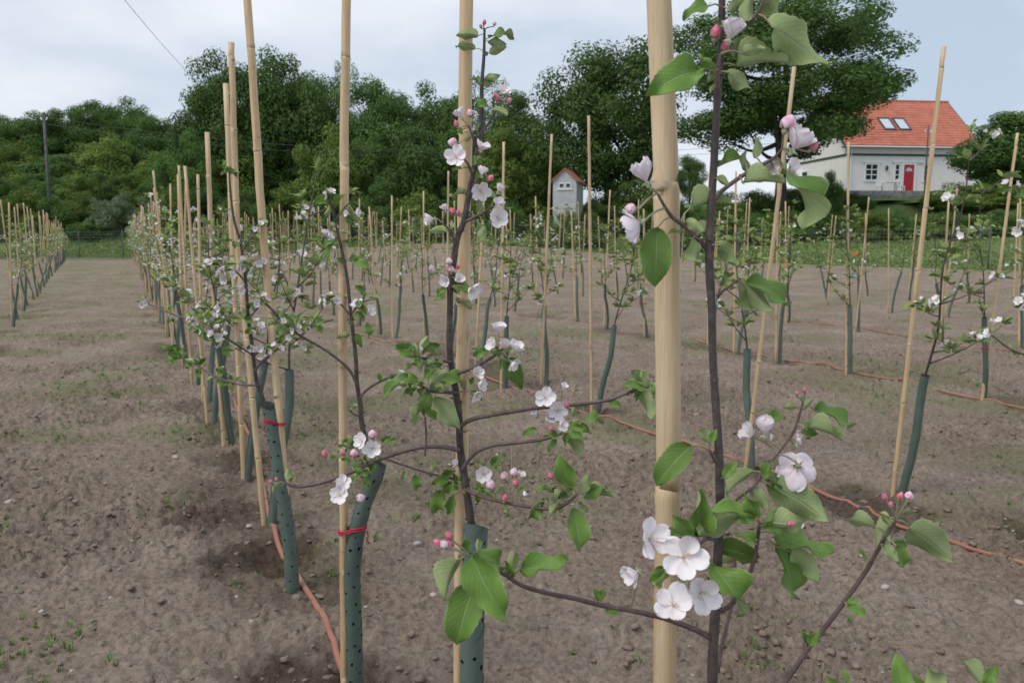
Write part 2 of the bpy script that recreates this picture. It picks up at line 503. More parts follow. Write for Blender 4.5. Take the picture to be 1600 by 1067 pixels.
def scatter_lumps(name, n, ymax, smin, smax, mat, seed, flat=.65, label='', cat='', wetbias=0):
    g = np.random.default_rng(seed)
    t = (1 + 5 ** .5) / 2
    base = np.array([(-1, t, 0), (1, t, 0), (-1, -t, 0), (1, -t, 0), (0, -1, t), (0, 1, t), (0, -1, -t), (0, 1, -t), (t, 0, -1), (t, 0, 1), (-t, 0, -1), (-t, 0, 1)]) / math.hypot(1, t)
    tri = np.array([(0, 11, 5), (0, 5, 1), (0, 1, 7), (0, 7, 10), (0, 10, 11), (1, 5, 9), (5, 11, 4), (11, 10, 2), (10, 7, 6), (7, 1, 8), (3, 9, 4), (3, 4, 2), (3, 2, 6), (3, 6, 8), (3, 8, 9), (4, 9, 5), (2, 4, 11), (6, 2, 10), (8, 6, 7), (9, 8, 1)])
    Y = 1.6 + (ymax - 1.6) * g.random(n * 4) ** 1.5
    X = (g.random(n * 4) * 2 - 1) * (0.66 * Y + .4)
    p = .12 + .6 * sm((fbm(X * 1.1 + 5, Y * 1.1, 51, 2) - .36) * 3) + wetbias * wetness(X, Y)
    keep = g.random(n * 4) < p
    X, Y = X[keep][:n], Y[keep][:n]
    k = len(X)
    S = smin + (smax - smin) * g.random(k) ** 3.2
    Z = soil_z(X, Y) + S * .15
    jit = 1 + .55 * (g.random((k, 12)) * 2 - 1)
    sc = np.stack([S * (.8 + .5 * g.random(k)), S * (.8 + .5 * g.random(k)), S * flat], -1)
    a = g.random(k) * 6.28
    v = base[None] * jit[:, :, None] * sc[:, None, :]
    ca, sa = np.cos(a)[:, None], np.sin(a)[:, None]
    v = np.stack([v[..., 0] * ca - v[..., 1] * sa, v[..., 0] * sa + v[..., 1] * ca, v[..., 2]], -1) + np.stack([X, Y, Z], -1)[:, None, :]
    q = (tri[None] + (np.arange(k) * 12)[:, None, None]).reshape(-1, 3)
    me = np_mesh(name, v.reshape(-1, 3), q, mat, True, True)
    link(name, me, kind='stuff', label=label, cat=cat)
scatter_lumps('soil_clods', 14000, 11, .003, .017, M['clod'], 3, .55, 'crumbly brown soil clods lying over the dug field', 'soil', .15)
scatter_lumps('pebbles', 420, 13, .004, .012, M['stone'], 8, .6, 'pale pebbles sprinkled over the brown soil', 'pebbles')
def stone_mesh(seed):
    g = random.Random(seed)
    b = MB()
    n, r = 8, 6
    vs_ = []
    for i in range(r + 1):
        th = math.pi * i / r
        for k in range(n):
            ph = 2 * math.pi * k / n
            q = 1 + g.uniform(-.16, .16)
            vs_.append((math.sin(th) * math.cos(ph) * q, math.sin(th) * math.sin(ph) * q * .75, math.cos(th) * q * .5))
    fs = [(i * n + k, (i + 1) * n + k, (i + 1) * n + (k + 1) % n, i * n + (k + 1) % n) for i in range(r) for k in range(n)]
    b.add(vs_, fs)
    return b.mesh('stone', M['stone'])
SM = [stone_mesh(k) for k in range(3)]
for k, (px, py, hw, lab) in enumerate([(16, 790, 9, 'pale rounded stone by the edge of the bare path'), (75, 652, 5, 'small white stone lying on the bare path'),
        (275, 721, 6, 'flat white stone on the path near the green tree guards'), (652, 858, 8, 'grey stone on the soil beside the second cane'),
        (677, 934, 8, 'flat pale stone half sunk beside the dark tree guard'), (1383, 920, 8, 'pinkish stone on the soil under the budding branch'),
        (1592, 942, 9, 'grey stone half buried near the thick orange hose'), (1523, 759, 7, 'pale stone on open soil beyond the orange hose'),
        (390, 833, 6, 'round stone in dark soil by the hose'), (1088, 655, 4, 'small pale stone behind the thickest cane')]):
    p = GP(px, py)
    z = gz(p.x, p.y)
    d = p.y
    s = hw * d / F
    link('stone', SM[k % 3], None, lab, 'stone', None, None, mtx=Matrix.Translation((p.x, p.y, z + s * .2)) @ Matrix.Rotation(k * 1.3, 4, 'Z') @ Matrix.Scale(s, 4))

# weeds: small tufts and seedlings
def blades(name, X, Y, Z, H, W, n, mat, seed, label, cat, lean=.5):
    g = np.random.default_rng(seed)
    k = len(X) * n
    X, Y, Z, H, W = [np.repeat(a, n) for a in (X, Y, Z, H, W)]
    a = g.random(k) * 6.283
    ln = lean * (.3 + g.random(k))
    h = H * (.5 + .7 * g.random(k))
    ox, oy = (g.random(k) - .5) * H * .7, (g.random(k) - .5) * H * .7
    bx, by = X + ox, Y + oy
    dx, dy = np.cos(a), np.sin(a)
    sx, sy = -dy * W, dx * W
    v = np.stack([np.stack([bx - sx * .6, by - sy * .6, Z - .01], -1), np.stack([bx + sx * .6, by + sy * .6, Z - .01], -1),
                  np.stack([bx + dx * h * ln * .35 + sx, by + dy * h * ln * .35 + sy, Z + h * .6], -1),
                  np.stack([bx + dx * h * ln * .35 - sx, by + dy * h * ln * .35 - sy, Z + h * .6], -1),
                  np.stack([bx + dx * h * ln, by + dy * h * ln, Z + h * (1 - .3 * ln)], -1)], 1)
    o = (np.arange(k) * 5)[:, None]
    t = np.concatenate([o + np.array([[0, 1, 2]]), o + np.array([[0, 2, 3]]), o + np.array([[3, 2, 4]])], 0)
    me = np_mesh(name, v.reshape(-1, 3), t, mat, True, True)
    link(name, me, kind='stuff', label=label, cat=cat)
g = np.random.default_rng(12)
n = 22000
Y = 2.0 + 34 * g.random(n) ** 1.25
X = (g.random(n) * 2 - 1) * (.64 * Y + .3)
dens = sm((fbm(X * 1.3, Y * 1.3, 61, 4) - .50) * 6)
inpath = (X < .54 - .465 * Y - .15)
keep = g.random(n) < np.where(inpath, 1.0, .26) * dens * (.55 + .45 * sm((Y - 2) / 3))
X, Y = X[keep], Y[keep]
blades('weeds', X, Y, soil_z(X, Y), .014 + .032 * g.random(len(X)) ** 2, .0012 + .0018 * g.random(len(X)), 8, M['weed'], 4, 'tiny green weed seedlings scattered across the bare soil', 'weeds', .9)
# rough grass beyond the field edge
n = 26000
X = g.uniform(-34, 34, n)
Y = edge_y(X) + .3 + 16 * g.random(n) ** 1.6
hgt = np.where(X < -8, .30, .14) * (.6 + .8 * fbm(X * .5, Y * .5, 90, 2))
hgt = hgt * (.5 + .5 * sm((Y - edge_y(X) - 1.5) / 2))
blades('grass', X, Y, terrain(X, Y), hgt, .012 + .012 * g.random(n), 4, M['grass'], 6, 'rough green grass growing beyond the field edge', 'grass', .7)

def build_track():                                        # grey gravel track along the far end
    b = MB()
    xs = np.linspace(-60, -8, 90)
    vs_, fs = [], []
    for i, x in enumerate(xs):
        for k, off in enumerate((-.9, -.2, .5)):
            yy = float(edge_y(x)) + off
            vs_.append((x, yy, gz(x, yy) + .035))
    for i in range(len(xs) - 1):
        for k in range(2):
            fs.append((i * 3 + k, (i + 1) * 3 + k, (i + 1) * 3 + k + 1, i * 3 + k + 1))
    b.add(vs_, [tuple(reversed(f)) for f in fs])
    link('path', b.mesh('path', noisy('gravel', [(.3, (.22, .20, .18)), (.7, (.36, .33, .30))], 6, .95)), kind='structure', label='grey gravel track across the far end of the field')
build_track()

# ------------------------------------------------------------------ house, shed, fence, poles
def T(x): return float(terrain(np.array([x[0]]), np.array([x[1]]))[0])
M['white'] = noisy('white_paint', [(.3, (.82, .80, .76)), (.7, (.88, .86, .82))], 1.5, .7, .3)
M['trim'] = new_mat('white_trim', (.80, .81, .80), .6)[0]
M['dark'] = new_mat('dark_trim', (.06, .065, .07), .6)[0]
M['roof'] = noisy('roof_tile', [(.3, (.42, .135, .085)), (.55, (.50, .175, .115)), (.75, (.56, .215, .145))], 1.6, .8, .2, 5)
M['glass'] = new_mat('window_glass', (.03, .035, .04), .08, .6)[0]
M['skyglass'] = new_mat('skylight_glass', (.55, .60, .66), .05, 1.0)[0]
M['door'] = new_mat('red_door', (.42, .035, .05), .45)[0]
M['wallstone'] = noisy('wall_stone', [(.3, (.14, .14, .15)), (.7, (.30, .30, .31))], 2.2, .9, .2, 4, .5, 9, objrand=.3, bdist=.03)
M['pole'] = noisy('pole_wood', [(.3, (.07, .07, .07)), (.7, (.14, .135, .13))], 5, .9)
M['wire'] = new_mat('wire', (.10, .105, .11), .6)[0]
M['fencew'] = new_mat('fence_wire', (.28, .33, .34), .5)[0]
M['shedwall'] = noisy('shed_paint', [(.3, (.40, .42, .42)), (.7, (.52, .54, .53))], 2.0, .8)
M['shedroof'] = noisy('shed_roof', [(.3, (.34, .11, .07)), (.55, (.42, .16, .10)), (.75, (.22, .18, .16))], 1.4, .9)

def roof_plane(b, L, S, rise, z0, y0, sign, mi=0, course=.33, tile=.30):
    nc, nx = int(S / course), int(L / tile) * 2
    for c in range(nc):
        a0, a1 = c / nc, (c + 1) / nc
        vs_ = []
        for i in range(nx + 1):
            x = L * i / nx
            w = .035 * (1 if i % 2 else 0)
            vs_.append((x, y0 + sign * math.sqrt(S * S - rise * rise) * a0, z0 + rise * a0 + .055 + w))
            vs_.append((x, y0 + sign * math.sqrt(S * S - rise * rise) * a1, z0 + rise * a1 + .01 + w))
        vs0 = [(v[0], v[1], v[2] - .055) for v in vs_[0::2]]
        off = len(vs_)
        fs = [(2 * i, 2 * i + 2, 2 * i + 3, 2 * i + 1) for i in range(nx)]
        fs += [(off + i, off + i + 1, 2 * i + 2, 2 * i) for i in range(nx)]
        if sign < 0:
            fs = [tuple(reversed(f)) for f in fs]
        b.add(vs_ + vs0, fs, mi)

def boards(b, x0, x1, z0, z1fun, y, axis='x', w=.15, th=.025, sgn=-1):
    x = x0
    while x < x1 - .01:
        xe = min(x + w - .018, x1)
        za, zb = z1fun(x), z1fun(xe)
        o = sgn * th
        if axis == 'x':
            v = [(x, y, z0), (xe, y, z0), (xe, y, zb), (x, y, za), (x, y + o, z0), (xe, y + o, z0), (xe, y + o, zb), (x, y + o, za)]
        else:
            v = [(y, x, z0), (y, xe, z0), (y, xe, zb), (y, x, za), (y + o, x, z0), (y + o, xe, z0), (y + o, xe, zb), (y + o, x, za)]
        b.add(v, [(4, 5, 6, 7), (0, 4, 7, 3), (5, 1, 2, 6), (3, 7, 6, 2)])
        x += w

def part(root, name, fn, mat, parent=None, smooth=False, kind=None):
    b = MB(); fn(b)
    return link(name, b.mesh(name, mat, smooth), parent or root, kind=kind)

def build_house():
    fl = PY(1322, 300, 65.0)
    root = link('house', None, None, 'white timber house with red tiled roof and red front door above the stone wall', 'house')
    root.location = fl
    root.rotation_euler = (0, 0, math.radians(7))
    Lx, D, HW, R = 10.4, 8.6, 3.75, 3.7
    def core(b):
        b.box(0, Lx, 0, D, -.6, HW)
        b.add([(0, 0, HW), (0, D, HW), (0, D / 2, HW + R - .12)], [(2, 1, 0)])
        b.add([(Lx, 0, HW), (Lx, D, HW), (Lx, D / 2, HW + R - .12)], [(0, 1, 2)])
    wall = part(root, 'wall', core, M['white'])
    def clad(b):
        boards(b, 0, Lx, 0, lambda x: HW - .02, -.004)
        boards(b, 0, D, 0, lambda y: HW + (R - .2) * (1 - abs(y - D / 2) / (D / 2)), -.004, 'y')
    part(root, 'cladding', clad, M['white'], wall)
    part(root, 'corner_trim', lambda b: b.box(-.06, .10, -.075, -.03, 0, HW - .05), M['trim'], wall)
    part(root, 'corner_trim', lambda b: b.box(Lx - .1, Lx + .06, -.075, -.03, 0, HW - .05), M['trim'], wall)
    part(root, 'corner_trim', lambda b: b.box(-.075, -.033, -.02, .12, 0, HW - .05), M['trim'], wall)
    part(root, 'dark_band', lambda b: (b.box(-.05, Lx + .05, -.085, -.03, 2.74, 2.90), b.box(-.085, -.031, -.02, D, 2.74, 2.90)), M['dark'], wall)
    ov = .45
    S = math.hypot(D / 2 + ov, (R) * (D / 2 + ov) / (D / 2))
    rise = R * (D / 2 + ov) / (D / 2)
    z0 = HW - R * ov / (D / 2)
    Lr = Lx + .9
    bb = MB()
    roof_plane(bb, Lr, S, rise, z0 + .1, -ov, 1)
    roof_plane(bb, Lr, S, rise, z0 + .1, D + ov, -1)
    roof = link('roof', bb.mesh('roof', M['roof'], False), root, loc=(-.45, 0, 0))
    part(root, 'ridge', lambda b: b.tube([(-.02, D / 2, z0 + rise + .12), (Lr + .02, D / 2, z0 + rise + .12)], .12, 8), M['roof'], roof, True)
    for y0, y1 in ((-ov, D / 2), (D + ov, D / 2)):
        for (xa, xb) in ((-.04, .06), (Lr - .06, Lr + .04)):
            part(root, 'verge_board', lambda b: b.add([(xa, y0, z0 - .1), (xb, y0, z0 - .1), (xb, y1, z0 + rise - .1), (xa, y1, z0 + rise - .1), (xa, y0, z0 + .14), (xb, y0, z0 + .14), (xb, y1, z0 + rise + .14), (xa, y1, z0 + rise + .14)],
                      [(0, 3, 2, 1), (4, 5, 6, 7), (0, 1, 5, 4), (1, 2, 6, 5), (2, 3, 7, 6), (3, 0, 4, 7)]), M['dark'], roof)
    part(root, 'eaves', lambda b: (b.box(.06, Lr - .06, -ov + .02, .3, z0 - .02, z0 + .06)), M['dark'], roof)
    part(root, 'gutter', lambda b: b.tube([(0, -ov - .07, z0 + .02), (Lr, -ov - .07, z0 + .02)], .06, 6), M['trim'], roof, True)
    def chim(b):
        b.box(1.9 + 2.2, 2.7 + 2.2, D / 2 - .4, D / 2 + .4, z0 + rise - .6, z0 + rise + .85)
        b.box(1.82 + 2.2, 2.78 + 2.2, D / 2 - .48, D / 2 + .48, z0 + rise + .85, z0 + rise + 1.0)
    part(root, 'chimney', chim, M['dark'], roof)
    sl = rise / (D / 2 + ov)
    for xs in (4.05, 5.3):
        y0, y1 = 1.15, 2.2
        zf = lambda y: z0 + sl * (y + ov) + .16
        def fr(b):
            t = .1
            for (xa, xb, ya, yb) in ((xs - .5, xs + .5, y0 - .1, y0), (xs - .5, xs + .5, y1, y1 + .1), (xs - .5, xs - .4, y0, y1), (xs + .4, xs + .5, y0, y1)):
                v = [(xa, ya, zf(ya)), (xb, ya, zf(ya)), (xb, yb, zf(yb)), (xa, yb, zf(yb))]
                v += [(p[0], p[1], p[2] + t) for p in v]
                b.add(v, [(0, 3, 2, 1), (4, 5, 6, 7), (0, 1, 5, 4), (1, 2, 6, 5), (2, 3, 7, 6), (3, 0, 4, 7)])
        w = part(root, 'skylight', fr, M['dark'])
        part(root, 'pane', lambda b: b.add([(xs - .4, y0, zf(y0) + .05), (xs + .4, y0, zf(y0) + .05), (xs + .4, y1, zf(y1) + .05), (xs - .4, y1, zf(y1) + .05)], [(0, 1, 2, 3)]), M['skyglass'], w)
    def window(x0, x1, za, zb, nx, nz):
        def fr(b):
            b.box(x0 - .13, x0, -.10, -.031, za - .13, zb + .13); b.box(x1, x1 + .13, -.10, -.031, za - .13, zb + .13)
            b.box(x0, x1, -.10, -.031, zb, zb + .13); b.box(x0, x1, -.10, -.031, za - .13, za)
            b.box(x0 - .3, x1 + .3, -.13, -.032, zb + .14, zb + .22)
        w = part(root, 'window', fr, M['trim'])
        dx, dz = (x1 - x0) / nx, (zb - za) / nz
        for i in range(nx):
            for k in range(nz):
                part(root, 'pane', lambda b: b.box(x0 + dx * i + .035, x0 + dx * (i + 1) - .035, -.05, -.032, za + dz * k + .035, za + dz * (k + 1) - .035), M['glass'], w)
        for i in range(1, nx): part(root, 'glazing_bar', lambda b: b.box(x0 + dx * i - .03, x0 + dx * i + .03, -.075, -.031, za, zb), M['trim'], w)
        for k in range(1, nz): part(root, 'glazing_bar', lambda b: b.box(x0, x1, -.07, -.031, za + dz * k - .03, za + dz * k + .03), M['trim'], w)
    window(1.5, 2.45, .92, 2.1, 2, 3)
    window(3.92, 4.25, .92, 2.1, 1, 3)
    window(6.3, 6.6, .92, 2.1, 1, 3)
    def gwin(b):
        b.box(-.10, -.031, 6.2, 7.3, .9, 2.1)
    gw = part(root, 'window', gwin, M['trim'])
    part(root, 'pane', lambda b: b.box(-.125, -.101, 6.35, 7.15, 1.0, 2.0), M['glass'], gw)
    d = part(root, 'door', lambda b: b.box(4.6, 5.45, -.09, -.032, .02, 2.1), M['door'])
    part(root, 'door_frame', lambda b: (b.box(4.42, 4.6, -.11, -.031, 0, 2.25), b.box(5.45, 5.63, -.11, -.031, 0, 2.25), b.box(4.6, 5.45, -.11, -.031, 2.1, 2.25), b.box(3.7, 6.8, -.14, -.032, 2.26, 2.34)), M['trim'], d)
    def fan(b):
        vs_ = [(5.025, -.095, 1.6)]
        for k in range(9):
            a = math.pi * k / 8
            vs_.append((5.025 - .28 * math.cos(a), -.095, 1.6 + .28 * math.sin(a)))
        b.add(vs_, [(0, i + 1, i + 2) for i in range(8)])
    part(root, 'fanlight', fan, M['skyglass'], d)
    part(root, 'handle', lambda b: b.tube([(5.36, -.14, 1.0), (5.26, -.14, 1.0)], .02, 6), M['dark'], d)
    part(root, 'wall_lamp', lambda b: (b.box(3.1, 3.22, -.2, -.031, 1.65, 1.7), b.box(3.09, 3.23, -.24, -.12, 1.7, 1.98)), M['dark'])
    part(root, 'downpipe', lambda b: b.tube([(.22, -.12, 0), (.22, -.12, 3.3), (.22, -.4, 3.55)], .04, 6), M['trim'])
    # terrace wall of stacked stones
    wr = link('stone_wall', None, None, 'grey stacked stone retaining wall below the white house', 'wall')
    wr.location = (fl.x - 1.2, fl.y - 3.2, fl.z - .05)
    wr.rotation_euler = (0, 0, math.radians(7))
    bk = MB(); bk.box(0, 12.6, .34, 3.4, -3.2, -.06)
    link('backing', bk.mesh('backing', M['wallstone'], False), wr)
    g2 = random.Random(4)
    sms = []
    for k in range(5):
        b = MB()
        w, h = .52, .30
        vs_ = [(x * w / 2 * g2.uniform(.86, 1), y * .2 * g2.uniform(.8, 1.0), z * h / 2 * g2.uniform(.85, 1)) for x in (-1, 1) for y in (-1, 1) for z in (-1, 1)]
        b.add(vs_, [(0, 1, 3, 2), (4, 6, 7, 5), (0, 4, 5, 1), (2, 3, 7, 6), (0, 2, 6, 4), (1, 5, 7, 3)])
        sms.append(b.mesh('stone_block', M['wallstone'], False))
    for r in range(7):
        for c in range(24):
            x = c * .52 + (.26 if r % 2 else 0) + .2
            link('stone_block', sms[g2.randrange(5)], wr, mtx=Matrix.Translation((x, .2 + g2.uniform(-.05, .05), -.2 - r * .31)) @ Matrix.Rotation(g2.uniform(-.05, .05), 4, 'Y'))
    tr = MB(); tr.box(-1.2, 11.6, -3.0, .5, -.5, -.062)
    t_o = link('terrace', tr.mesh('terrace', noisy('terrace_gravel', [(.3, (.25, .24, .23)), (.7, (.4, .39, .37))], 5), False), None, kind='structure', label='level gravel terrace before the white house')
    t_o.location = fl; t_o.rotation_euler = (0, 0, math.radians(7))
    # white garden furniture
    def furn(name, cat, label, x, y, fn):
        o = link(name, None, None, label, cat)
        R7 = Matrix.Rotation(math.radians(7), 4, 'Z')
        o.location = Vector(fl) + R7 @ Vector((x, y, -.06)); o.rotation_euler = (0, 0, math.radians(7))
        fn(o)
    def tab(o):
        part(o, 'tabletop', lambda b: b.box(-.6, .6, -.4, .4, .68, .73), M['trim'])
        for sx in (-.5, .5):
            for sy in (-.3, .3):
                part(o, 'leg', lambda b: b.box(sx - .03, sx + .03, sy - .03, sy + .03, 0, .68), M['trim'])
    def chair(o):
        part(o, 'seat', lambda b: b.box(-.24, .24, -.22, .22, .40, .45), M['trim'])
        part(o, 'backrest', lambda b: [b.box(-.24 + i * .12 - .0, -.24 + i * .12 + .07, .19, .23, .45, .95) for i in range(4)] and b.box(-.25, .25, .185, .235, .9, .98), M['trim'])
        for sx in (-.2, .2):
            for sy in (-.18, .18):
                part(o, 'leg', lambda b: b.box(sx - .025, sx + .025, sy - .025, sy + .025, 0, .40), M['trim'])
    furn('garden_table', 'table', 'white garden table on the terrace between window and red door', 2.75, -1.5, tab)
    furn('garden_chair', 'chair', 'white garden chair on the terrace under the six-paned window', 1.9, -1.5, chair)
    furn('garden_chair', 'chair', 'white garden chair on the terrace nearer the red door', 3.6, -1.4, chair)
    return fl
HOUSE = build_house()

def build_shed():
    p = PY(864, 326, 54.5)
    root = link('shed', None, None, 'small pale grey shed with a red gable roof among dark trees', 'shed')
    root.location = p
    root.rotation_euler = (0, 0, math.radians(-14))
    root.scale = (.83, .83, .83)
    W, D, H, R = 1.85, 3.2, 2.15, .85
    def core(b):
        b.box(0, W, 0, D, -3.2, H)
        b.add([(0, 0, H), (W, 0, H), (W / 2, 0, H + R)], [(0, 1, 2)])
        b.add([(0, D, H), (W, D, H), (W / 2, D, H + R)], [(2, 1, 0)])
    w = part(root, 'wall', core, M['shedwall'])
    part(root, 'cladding', lambda b: boards(b, 0, W, 0, lambda x: H + R * (1 - abs(x - W / 2) / (W / 2)) - .1, -.004, w=.2), M['shedwall'], w)
    def rf(b):
        o = .2
        for sx in (-1, 1):
            x0 = W / 2 + sx * (W / 2 + o)
            z0 = H - R * o / (W / 2)
            v = [(x0, -.2, z0), (x0, D + .2, z0), (W / 2, D + .2, H + R), (W / 2, -.2, H + R)]
            v += [(a, c, e + .09) for a, c, e in v]
            f = [(0, 1, 2, 3), (7, 6, 5, 4), (0, 4, 5, 1), (1, 5, 6, 2), (3, 2, 6, 7), (0, 3, 7, 4)]
            b.add(v, f if sx > 0 else [tuple(reversed(q)) for q in f])
    part(root, 'roof', rf, M['shedroof'])
    for x in (.46, .98):
        q = part(root, 'window', lambda b: b.box(x, x + .42, -.06, -.031, 1.55, 1.95), M['trim'])
        part(root, 'pane', lambda b: b.box(x + .06, x + .36, -.085, -.061, 1.61, 1.89), M['glass'], q)
    part(root, 'sill', lambda b: b.box(.3, 1.55, -.12, -.031, 1.42, 1.5), M['trim'])
build_shed()

def build_fence():
    root = link('wire_fence', None, None, 'wire mesh fence on thin posts along the far field edge', 'fence')
    xs = [-33.0]
    pts = []
    while xs[-1] < 30:
        x = xs[-1]
        sl = (float(edge_y(x + .1)) - float(edge_y(x))) / .1
        xs.append(x + 3.0 / math.hypot(1, sl))
    for x in xs:
        y = float(edge_y(x)) + .8
        pts.append(Vector((x, y, T((x, y)))))
    bp = MB(); bp.tube([(0, 0, -.2), (0, 0, 1.75)], .035, 6)
    pm = bp.mesh('post', M['pole'])
    for i, p in enumerate(pts):
        link('post', pm, root, loc=p)
        if i + 1 < len(pts):
            q = pts[i + 1]
            b = MB()
            for k in range(10):
                b.tube([p + Vector((0, 0, .08 + k * .175)), q + Vector((0, 0, .08 + k * .175))], .0032, 3, cap=False)
            nv = 18
            for k in range(nv):
                c = p.lerp(q, (k + .5) / nv)
                b.tube([c + Vector((0, 0, .08)), c + Vector((0, 0, 1.655))], .0028, 3, cap=False)
            link('wire_mesh', b.mesh('wire_mesh', M['fencew']), root)
build_fence()

def utility_pole(px, ptop, Y, pb, label, r=.13):
    a, t = PY(px, pb, Y), PY(px, ptop, Y)
    zb = min(a.z, T((a.x, a.y)))
    root = link('utility_pole', None, None, label, 'utility pole'); root.location = (t.x, t.y, zb)
    h = t.z - zb
    part(root, 'pole', lambda b: b.tube([(0, 0, -.3), (0, 0, h)], [r, r * .75], 8), M['pole'], smooth=True)
    for s in (-.12, .12):
        part(root, 'insulator', lambda b: b.tube([(s, 0, h - .5), (s * 1.6, 0, h - .5), (s * 1.8, 0, h - .32)], .035, 6), M['trim'], smooth=True)
    return t
p1 = utility_pole(68, 176, 60, 300, 'grey wooden utility pole before the wooded hillside')
p2 = utility_pole(1451, 196, 61, 330, 'thin dark utility pole in front of the white house', .07)
def wire(a, b, sag, label, r=.011):
    pts = []
    for k in range(25):
        t = k / 24
        p = a.lerp(b, t); p = p - Vector((0, 0, sag * 4 * t * (1 - t)))
        pts.append(p)
    m = MB(); m.tube(pts, r, 4, cap=False)
    link('power_line', m.mesh('power_line', M['wire']), None, label, 'cable')
wire(p1 + Vector((.2, 0, -.35)), p2 + Vector((.1, 0, -.1)), 2.2, 'upper thin power line strung across the dark trees')
wire(p1 + Vector((-.2, 0, -.75)), p2 + Vector((-.1, 0, -.5)), 2.2, 'lower thin power line strung across the dark trees')
wire(p1 + Vector((-.2, 0, -.5)), PY(-260, 195, 52), .5, 'thin line running from the pole out past the frame edge')
wire(PY(60, -170, 24), PY(336, 152, 74), .5, 'single dark cable crossing the sky above the path', .014)

# ------------------------------------------------------------------ trees behind the field
def crown_mesh(name, seed, nclump, per, leaf, airy, mat, shape='round'):
    g = np.random.default_rng(seed)
    cs = []
    k = 0
    while len(cs) < nclump:
        v = g.normal(size=3); v /= np.linalg.norm(v)
        r = .35 + .53 * g.random() ** .55
        p = v * r
        if shape == 'round' and p[2] < -.75: continue
        if shape == 'bush' and p[2] < -.5: p[2] *= .4
        if shape == 'cone':
            h = (p[2] + 1) / 2
            p[:2] *= (1.15 - .95 * h)
        p = p * (1 + .16 * math.sin(3 * math.atan2(v[1], v[0]) + seed) + .10 * math.sin(5 * math.atan2(v[1], v[0]) + 2.0 * seed) * (1 - abs(v[2])))
        cs.append(p)
    cs = np.array(cs)
    cr = (.19 + .13 * g.random(nclump)) * airy
    n = nclump * per
    ci = np.repeat(np.arange(nclump), per)
    d = g.normal(size=(n, 3)); d /= np.linalg.norm(d, axis=1)[:, None]
    rr = cr[ci] * (.30 + .75 * g.random(n) ** .6)
    d2 = d.copy(); d2[:, 2] *= .72
    pos = cs[ci] + d2 * rr[:, None]
    nrm = d + .38 * g.normal(size=(n, 3)) + np.array([0, 0, .35]); nrm /= np.linalg.norm(nrm, axis=1)[:, None]
    a = g.normal(size=(n, 3)); a -= nrm * (a * nrm).sum(1)[:, None]; a /= np.linalg.norm(a, axis=1)[:, None]
    b = np.cross(nrm, a)
    s = (leaf * (.55 + .8 * g.random(n)))[:, None]
    fold = nrm * s * .22
    V = np.stack([pos - a * s, pos + b * s * .55 + fold, pos + a * s, pos - b * s * .55 + fold], 1)
    q = np.arange(n * 4).reshape(n, 4)
    tris = np.concatenate([q[:, [0, 1, 2]], q[:, [0, 2, 3]]], 0)
    me = np_mesh(name, V.reshape(-1, 3), tris, mat, False, True)
    return me, cs
M['oak'] = leafy('oak_leaf', (.058, .115, .026), (.115, .195, .048), .28, .6, .25, 2.5, False, .12)
M['broad'] = leafy('broad_leaf', (.070, .140, .030), (.135, .230, .058), .28, .6, .25, .5, False, .15)
M['shrub'] = leafy('shrub_leaf', (.105, .175, .030), (.20, .28, .062), .28, .6, .25, .6, False, .18)
M['haw'] = leafy('grey_leaf', (.13, .18, .09), (.23, .28, .16), .25, .7, .2, .6, False, .12)
M['tbark'] = noisy('tree_bark', [(.3, (.045, .038, .03)), (.7, (.10, .085, .07))], 3, .95, .1, 5, .6, 8, bdist=.05)
CR = {
    'oak': [crown_mesh('crown', 1, 90, 420, .024, 1.0, M['oak']), crown_mesh('crown', 2, 100, 400, .024, .95, M['oak'])],
    'big': [crown_mesh('crown', 6, 150, 520, .0165, .74, M['oak'])],
    'broad': [crown_mesh('crown', 3, 80, 380, .028, 1.1, M['broad']), crown_mesh('crown', 4, 70, 400, .028, 1.15, M['broad']), crown_mesh('crown', 14, 84, 380, .027, 1.0, M['broad'])],
    'airy': [crown_mesh('crown', 5, 70, 150, .022, .85, M['broad'])],
    'shrub': [crown_mesh('foliage', 7, 46, 330, .040, 1.25, M['shrub'], 'bush'), crown_mesh('foliage', 8, 52, 330, .040, 1.15, M['shrub'], 'bush'), crown_mesh('foliage', 18, 40, 360, .042, 1.3, M['broad'], 'bush')],
    'haw': [crown_mesh('foliage', 9, 46, 280, .036, 1.1, M['haw'], 'bush')],
    'cone': [crown_mesh('crown', 10, 80, 360, .030, 1.0, M['broad'], 'cone')],
}
